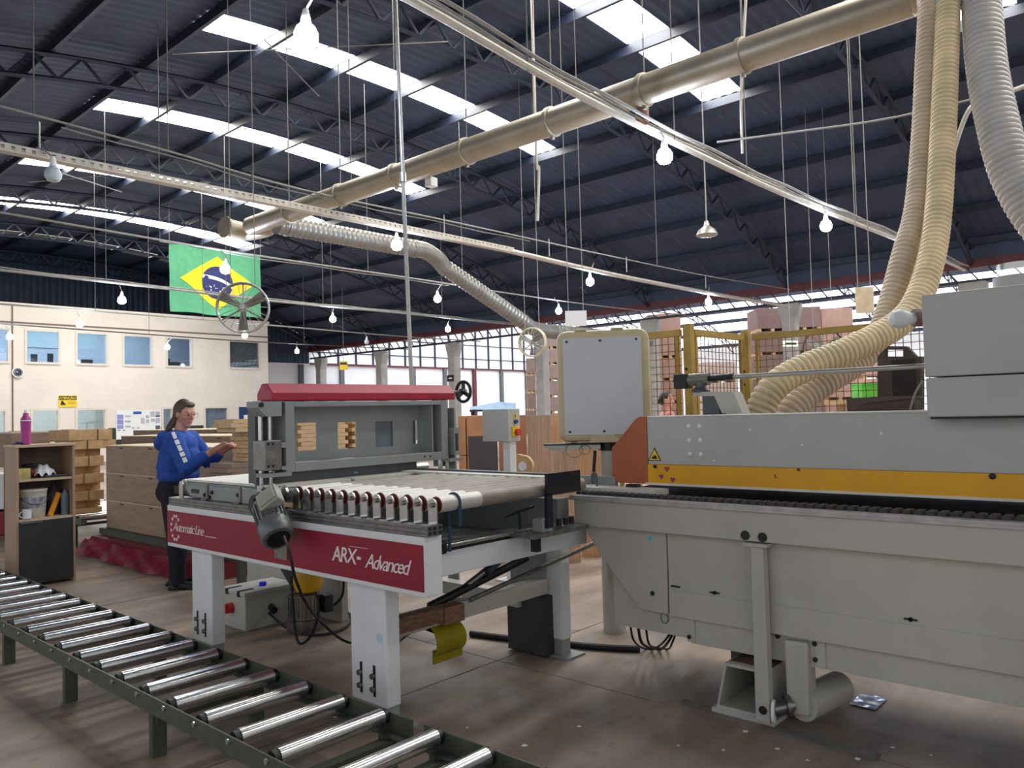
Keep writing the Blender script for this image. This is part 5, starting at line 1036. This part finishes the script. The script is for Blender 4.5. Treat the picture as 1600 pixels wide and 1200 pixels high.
# pallets of wrapped cartons farther back
def pallet(px0, px1, yt, D_, tiers, depth, label, m=M_PALBOX):
    a, c = P(px0, yt, D=D_), P(px1, yt, D=D_); n = Vector((fw.x, fw.y, 0)).normalized(); w = Vector((c.x-a.x, c.y-a.y, 0)); H_ = a.z/tiers
    t = T('carton_pallet', label, 'pallet', Vector(((a.x+c.x)/2, (a.y+c.y)/2, 0))+n*depth/2, 'tall stacks of carton pallets')
    for k in range(tiers):
        ce = (a+c)/2+n*depth/2; ce.z = H_*k+.1+(H_-.1)/2
        part('carton_layer', B().obox(ce, w/2, n*depth/2, Vector((0, 0, (H_-.1)/2))), m, t, bev=.01)
        for s in (-.92, 0, .92): q = Vector(ce); q.z = H_*k+.05; part('pallet_block', B().obox(q+w/2*s*.95, w.normalized()*.06, n*depth/2*.98, Vector((0, 0, .05))), M_BLOCK, t)
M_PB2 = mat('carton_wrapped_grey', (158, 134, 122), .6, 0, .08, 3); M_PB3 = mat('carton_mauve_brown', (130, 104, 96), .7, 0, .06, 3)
pallet(1012, 1028, 492, 29.5, 6, 1.2, 'narrow darker carton stack behind the left fence panel', M_PB3); pallet(1028, 1063, 490, 29.3, 6, 1.2, 'pink carton stack behind the left fence panel')  # narrow stack has a darker carton colour than its neighbour
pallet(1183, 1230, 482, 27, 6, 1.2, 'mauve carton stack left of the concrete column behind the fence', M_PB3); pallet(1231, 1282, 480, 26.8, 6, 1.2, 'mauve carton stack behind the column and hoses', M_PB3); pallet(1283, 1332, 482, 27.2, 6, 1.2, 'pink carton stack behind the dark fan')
pallet(848, 874, 520, 34, 7, 1.2, 'wrapped grey carton stack left of the white-fronted cabinet', M_PB2); pallet(822, 836, 560, 34.5, 5, 1.2, 'narrow wrapped carton stack under the cream fan', M_PB2)
pallet(1098, 1150, 566, 30, 4, 1.2, 'low pale carton stack between the fence posts', mat('carton_pale', (206, 190, 176), .7))
pallet(1345, 1440, 560, 30, 4, 1.2, 'low carton stack far right behind the suction head', M_PALBOX)
t = T('work_bench', 'low bench with green crate behind the mesh fence', 'bench', P(1350, 640, D=7.6)-Vector((0, 0, 1.3)))
a, c = P(1310, 625, D=7.6), P(1400, 625, D=7.6); w = Vector((c.x-a.x, c.y-a.y, 0)); n = Vector((fw.x, fw.y, 0)).normalized(); ce = (a+c)/2; ce.z = a.z-.02
part('bench_top', B().obox(ce, w/2, n*.35, (0, 0, .02)), M_BLOCK, t)
for s in (-.9, .9): q = ce+w/2*s; q.z = ce.z/2-.01; part('bench_leg', B().obox(q, (.03, 0, 0), (0, .03, 0), (0, 0, ce.z/2-.01)), M_BLOCK, t)
a, c = P(1338, 598, D=7.55), P(1368, 598, D=7.55); w = Vector((c.x-a.x, c.y-a.y, 0)); q = (a+c)/2; h_ = (q.z-ce.z-.02)/2; q.z = ce.z+.02+h_
t = T('green_crate', 'bright green plastic crate on the bench behind the fence', 'crate', q-Vector((0, 0, h_))); part('crate_body', B().obox(q, w/2, n*.12, (0, 0, h_*.85)), mat('crate_green', (96, 214, 60), .4), t, bev=.01); part('crate_rim', B().obox(q+Vector((0, 0, h_*.85)), w/2*1.06, n*.13, (0, 0, h_*.12)), MATS['crate_green'], t)
# far workbench with pale blue sheet
a, c = P(735, 641, D=24), P(806, 641, D=24); w = Vector((c.x-a.x, c.y-a.y, 0)); ce = (a+c)/2
t = T('far_workbench', 'far bench with a slanting pale blue sheet by the white wall', 'bench', Vector((ce.x, ce.y, 0)))
part('blue_sheet', B().prism([a+Vector((0, 0, .02)), c+Vector((0, 0, .02)), P(806, 630, D=24.6), P(780, 628, D=24.6), P(735, 636, D=24.4)], n*.03), mat('sheet_pale_blue', (176, 204, 230), .5), t); part('bench_frame', B().obox(ce, w/2, n*.4, (0, 0, .03)), M_BLACK, t)
for s in (-.9, .9): q = ce+w/2*s; q.z = ce.z/2; part('bench_leg', B().obox(q, (.04, 0, 0), (0, .04, 0), (0, 0, ce.z/2-.03)), M_BLACK, t)
# ================================================================ litter and painted reflections on the floor
sc = [(1165, 1143), (1215, 1170), (1262, 1188), (1310, 1165), (1340, 1186), (1395, 1168), (1455, 1180), (1130, 1172), (1060, 1165), (1010, 1035), (905, 1135), (730, 1137), (525, 1120), (820, 1165)]
for i, (a, b_) in enumerate(sc):
    c = P(a, b_, Z=0); r = random.uniform(.008, .018); an = random.uniform(0, 3); u = Vector((math.cos(an), math.sin(an), 0)); v = Vector((-u.y, u.x, 0))
    solo('paper_scrap', B().prism([c+u*r, c+v*r*.7, c-u*r*.8+v*.003, c-v*r*.9], (0, 0, .0015)), M_PAPER, 'tiny white paper scrap lying on the concrete floor', 'scrap', 'paper scraps on the floor')
for (a, b_), l in (((1307, 1083), 'left painted blue reflection on floor under the machine'), ((1357, 1098), 'right painted blue reflection on floor under the machine')):
    c = P(a, b_, Z=0); solo('blue_reflection', B().grid(lambda u, v: c+Vector((.09*(u-.5)*2, .06*(v-.5)*2, .003+.004*math.sin(u*7)*math.sin(v*5)+.004)), 8, 8), mat('reflection_blue', (120, 140, 176), .2), l, 'reflection', smooth=True)  # blue patches painted in for bluish reflections on the floor
p, q = P(1215, 1140, Z=.004), P(1372, 1182, Z=.004); solo('steel_strip', B().beam(p, q, .07, .006), mat('strip_dull', (120, 114, 108), .6, .2, .15, 14), 'flat dull strip lying on the floor before the machine foot', 'strip')
p, q = P(1065, 1095, Z=.003), P(1120, 1108, Z=.003); solo('steel_strip', B().beam(p, q, .05, .005), MATS['strip_dull'], 'short flat strip on the floor left of the foot box', 'strip')
# ================================================================ people
def person_frame(o, face):           # u = image right, w = away
    u = Vector((RT.x, RT.y, 0)).normalized(); w = Vector((fw.x, fw.y, 0)).normalized()
    return lambda a, b_, z: o+u*a+w*b_+Vector((0, 0, z)), u, w
O_ = P(279, 917, Z=0); L, U_, W_ = person_frame(O_, None)
t = T('person', 'woman in blue hoodie and dark trousers sorting pale boards', 'person', O_)
fd = (U_*.90-W_*.42).normalized(); ld = Vector((0, 0, 1)).cross(fd)
M_SKIN = mat('skin', (206, 148, 128), .5, 0, .05, 12); M_HOODIE = mat('hoodie_blue', (38, 82, 170), .85, 0, .1, 30, .15); M_TROUS = mat('trousers_navy', (26, 28, 38), .85, 0, .15, 20)
hc = L(.072, 0, 1.53); tilt = Vector((0, 0, 1))*.97+fd*.22; tilt.normalize(); fdt = (fd-tilt*fd.dot(tilt)).normalized()
b = B()
b.ell(hc, .092, .073, .112, (fdt, ld, tilt)); b.ell(hc+fdt*.028-tilt*.055, .06, .055, .065, (fdt, ld, tilt)); b.ell(hc+fdt*.06-tilt*.095, .03, .03, .025, (fdt, ld, tilt))
b.cap(hc+fdt*.086+tilt*.012, hc+fdt*.104-tilt*.025, .009, .013); b.ell(hc+fdt*.075-tilt*.062, .018, .024, .012, (fdt, ld, tilt)); b.ell(hc+fdt*.07+tilt*.03, .022, .05, .014, (fdt, ld, tilt))
for s in (-1, 1): b.ell(hc-fdt*.004+ld*s*.074-tilt*.012, .02, .009, .03, (fdt, ld, tilt)); b.ell(hc+fdt*.055+ld*s*.034-tilt*.03, .025, .022, .024, (fdt, ld, tilt))
b.cap(L(.02, 0, 1.32), hc-tilt*.07-fdt*.01, .058, .052)
b.ell(L(.02, 0, 1.15), .12, .15, .2, (U_, W_, Vector((0, 0, 1)))); b.ell(L(.0, 0, .92), .12, .15, .12, (U_, W_, Vector((0, 0, 1))))
for s, kn, fo_ in ((-1, (.02, -.1, .47), (.045, -.1, .09)), (1, (-.03, .1, .47), (-.06, .1, .09))):
    b.cap(L(0, s*.085, .88), L(*kn), .075, .052); b.cap(L(*kn), L(*fo_), .05, .038)
arms = ((L(.05, -.175, 1.30), L(.185, -.25, 1.06), L(.41, -.16, 1.21)), (L(.05, .175, 1.30), L(.19, .25, 1.08), L(.38, .14, 1.2)))
for sh, el, wr_ in arms:
    b.cap(L(.02, 0, 1.27), sh, .07, .055); b.cap(sh, el, .05, .042); b.cap(el, wr_, .042, .028)
    d = (wr_-el).normalized(); d = (d*.9+U_*.3).normalized(); sd = d.cross(Vector((0, 0, 1))).normalized(); pu = sd.cross(d)
    b.cap(wr_, wr_+d*.075, .027, .033)
    for k, (o, l) in enumerate(((-.033, .062), (-.011, .074), (.012, .07), (.033, .055))):
        k0 = wr_+d*.085+sd*o; dz = Vector((0, 0, -1)); k1 = k0+(d*.9+dz*.35).normalized()*l*.55; k2 = k1+(d*.6+dz*.8).normalized()*l*.5; b.cap(k0-d*.02, k1, .0105, .0098, 8); b.cap(k1, k2, .0098, .0085, 8)
    th = wr_+d*.035-sd*.028; b.cap(th, th+(d*.6-sd*.55+Vector((0, 0, -.35))).normalized()*.045, .0125, .011, 8); e1 = th+(d*.6-sd*.55+Vector((0, 0, -.35))).normalized()*.045; b.cap(e1, e1+(d*.9+Vector((0, 0, -.3))).normalized()*.03, .011, .009, 8)
remesh('body', b, M_SKIN, t, .0052, 5)
b = B(); Z_ = Vector((0, 0, 1))
b.ell(L(.02, 0, 1.12), .175, .205, .2, (U_, W_, Z_)); b.ell(L(.01, 0, .985), .178, .2, .09, (U_, W_, Z_)); b.ell(L(.03, 0, 1.25), .14, .19, .12, (U_, W_, Z_)); b.ell(L(.01, 0, 1.06), .18, .205, .13, (U_, W_, Z_))
b.cap(L(-.085, -.07, 1.32), L(-.085, .07, 1.32), .06, .06); b.ell(L(-.125, 0, 1.27), .065, .12, .075, (U_, W_, Z_)); b.ell(L(.01, 0, 1.345), .095, .105, .045, (U_, W_, Z_)); b.cap(L(.05, -.08, 1.34), L(.1, 0, 1.31), .035, .03)
for sh, el, wr_ in arms:
    c = el.lerp(wr_, .56); b.cap(L(.02, 0, 1.27), sh, .1, .082); b.cap(sh, el, .08, .07); b.cap(el, c, .07, .052); b.ell(c, .047, .047, .047)
remesh('hoodie', b, M_HOODIE, t, .009, 4)
b = B(); b.ell(L(0, 0, .88), .165, .19, .13, (U_, W_, Z_)); b.ell(L(-.05, 0, .84), .13, .17, .12, (U_, W_, Z_))
for s, kn, fo_ in ((-1, (.02, -.1, .47), (.045, -.1, .06)), (1, (-.03, .1, .47), (-.06, .1, .06))):
    b.cap(L(-.005, s*.085, .83), L(*kn), .108, .078); b.cap(L(*kn), L(*fo_), .078, .066)
remesh('trousers', b, M_TROUS, t, .011, 3)
for fo_ in ((.045, -.1), (-.06, .1)):
    b = B(); b.ell(L(fo_[0]+.045, fo_[1]-.01, .035), .125, .046, .034, (U_, W_, Z_)); b.cap(L(fo_[0], fo_[1], .04), L(fo_[0], fo_[1], .11), .05, .05); b.obox(L(fo_[0]+.04, fo_[1]-.01, .012), U_*.12, W_*.042, Z_*.012)
    remesh('shoe', b, M_BLACK, t, .008, 2)
b = B(); b.ell(hc-fdt*.022+tilt*.016, .094, .083, .112, (fdt, ld, tilt)); b.ell(hc-fdt*.05-tilt*.03, .06, .07, .08, (fdt, ld, tilt)); b.ell(hc+fdt*.03+tilt*.085, .055, .06, .03, (fdt, ld, tilt))
b.cap(hc-fdt*.075-tilt*.03, L(-.055, -.03, 1.4), .035, .03); b.cap(L(-.055, -.03, 1.4), L(-.10, -.05, 1.335), .028, .012)
remesh('hair', b, mat('hair_brown_blond', (92, 74, 60), .5, 0, .35, 10, 0, (9, 9, 1)), t, .007, 3)
b = B()
for s in (-1, 1):
    cc = hc+fdt*(.098-.0)+ld*s*.034+tilt*.002; ring = [cc+ld*.027*math.cos(a)+tilt*.023*math.sin(a) for a in [2*math.pi*k/18 for k in range(18)]]; b.tube(ring, .0022, 5, closed=True); b.cyl(cc+ld*s*.027+tilt*.008, hc+ld*s*.077+tilt*.004-fdt*.01, .002, n=5)
b.cyl(hc+fdt*.1+ld*.008+tilt*.006, hc+fdt*.1-ld*.008+tilt*.006, .002, n=5)
part('glasses', b, mat('glasses_pink', (214, 160, 150), .3, .3), t)
b = B()
for s in (-1, 1): b.ell(hc+fdt*.083+ld*s*.033+tilt*.004, .006, .013, .006, (fdt, ld, tilt), 10, 6)
part('eyes', b, M_BLACK, t); b = B().ell(hc+fdt*.0885-tilt*.062, .006, .018, .006, (fdt, ld, tilt), 10, 6); part('lips', b, mat('lips', (170, 96, 92), .5), t)
sh, el, wr_ = arms[0]; dn = (el-sh).normalized(); vo = (-fw-dn*(-fw).dot(dn)).normalized(); so = dn.cross(vo)
for k, (s, w2, h2) in enumerate(((.0, .02, .032), (.24, .024, .022), (.45, .022, .028), (.66, .026, .02), (.86, .024, .024))):
    cc = sh.lerp(el, s)+(vo*.80+so*(.55 if so.dot(U_) > 0 else -.55)).normalized()*(.086-.012*s); nn = (cc-sh.lerp(el, s)).normalized(); part('sleeve_print', B().obox(cc, dn*h2, nn.cross(dn)*w2*.7, nn*.006), M_PAPER, t)
# second person beyond the fence
O_ = P(1042, 632, D=11.0); O_.z = 0; L, U_, W_ = person_frame(O_, None)
t = T('person', 'dark-haired person in pink shirt standing behind the mesh fence', 'person', O_)
hc = L(0, 0, 1.575); fd = (U_*.85-W_*.5).normalized(); ld = Z_.cross(fd); b = B()
b.ell(hc, .092, .075, .115, (fd, ld, Z_)); b.ell(hc+fd*.035-Z_*.055, .055, .052, .06, (fd, ld, Z_)); b.cap(hc+fd*.085, hc+fd*.102-Z_*.03, .009, .013); b.cap(L(0, 0, 1.36), hc-Z_*.07, .058, .052)
b.ell(L(0, 0, 1.15), .1, .14, .24, (U_, W_, Z_))
for s in (-1, 1):
    b.ell(hc+ld*s*.075, .02, .009, .03, (fd, ld, Z_)); b.cap(L(0, s*.09, .9), L(.02, s*.1, .48), .075, .052); b.cap(L(.02, s*.1, .48), L(0, s*.1, .08), .05, .038)
    sh, el, wr_ = L(0, s*.18, 1.36), L(.06, s*.22, 1.1), L(.26, s*.14, 1.05); b.cap(L(0, 0, 1.32), sh, .06, .05); b.cap(sh, el, .046, .04); b.cap(el, wr_, .038, .028); d = (wr_-el).normalized(); b.cap(wr_, wr_+d*.08, .027, .03)
    for k in range(4): o = ld*(-.03+.02*k); b.cap(wr_+d*.08+o, wr_+d*.15+o-Z_*.02, .0105, .009, 8)
    b.cap(wr_+d*.03, wr_+d*.07+Z_*.04, .012, .01, 8)
remesh('body', b, mat('skin_warm', (214, 158, 138), .5, 0, .05, 12), t, .008, 4)
b = B(); b.ell(L(0, 0, 1.15), .14, .19, .26, (U_, W_, Z_)); b.ell(L(0, 0, .98), .15, .18, .12, (U_, W_, Z_)); b.ell(L(0, 0, 1.33), .1, .16, .08, (U_, W_, Z_))
for s in (-1, 1): b.cap(L(0, s*.1, 1.33), L(0, s*.18, 1.36), .08, .07); b.cap(L(0, s*.18, 1.36), L(.05, s*.22, 1.14), .068, .062)
remesh('shirt', b, mat('shirt_pink', (206, 140, 136), .85), t, .012, 3)
b = B(); b.ell(L(0, 0, .9), .14, .18, .12, (U_, W_, Z_))
for s in (-1, 1): b.cap(L(0, s*.09, .86), L(.02, s*.1, .48), .1, .075); b.cap(L(.02, s*.1, .48), L(0, s*.1, .06), .075, .064); b.ell(L(.05, s*.1, .035), .12, .045, .034, (U_, W_, Z_))
remesh('trousers', b, M_TROUS, t, .014, 3)
b = B(); b.ell(hc-fd*.02+Z_*.02, .096, .084, .112, (fd, ld, Z_)); b.ell(hc-fd*.09-Z_*.01, .05, .05, .05, (fd, ld, Z_)); remesh('hair', b, M_BLACK, t, .009, 3)
b = B()
for s in (-1, 1): b.ell(hc+fd*.085+ld*s*.033+Z_*.006, .006, .014, .006, (fd, ld, Z_), 10, 6); b.ell(hc+fd*.086+ld*s*.033+Z_*.026, .006, .018, .004, (fd, ld, Z_), 10, 6)
part('eyes', b, M_BLACK, t); part('lips', B().ell(hc+fd*.088-Z_*.062, .006, .018, .006, (fd, ld, Z_), 10, 6), MATS['lips'], t)
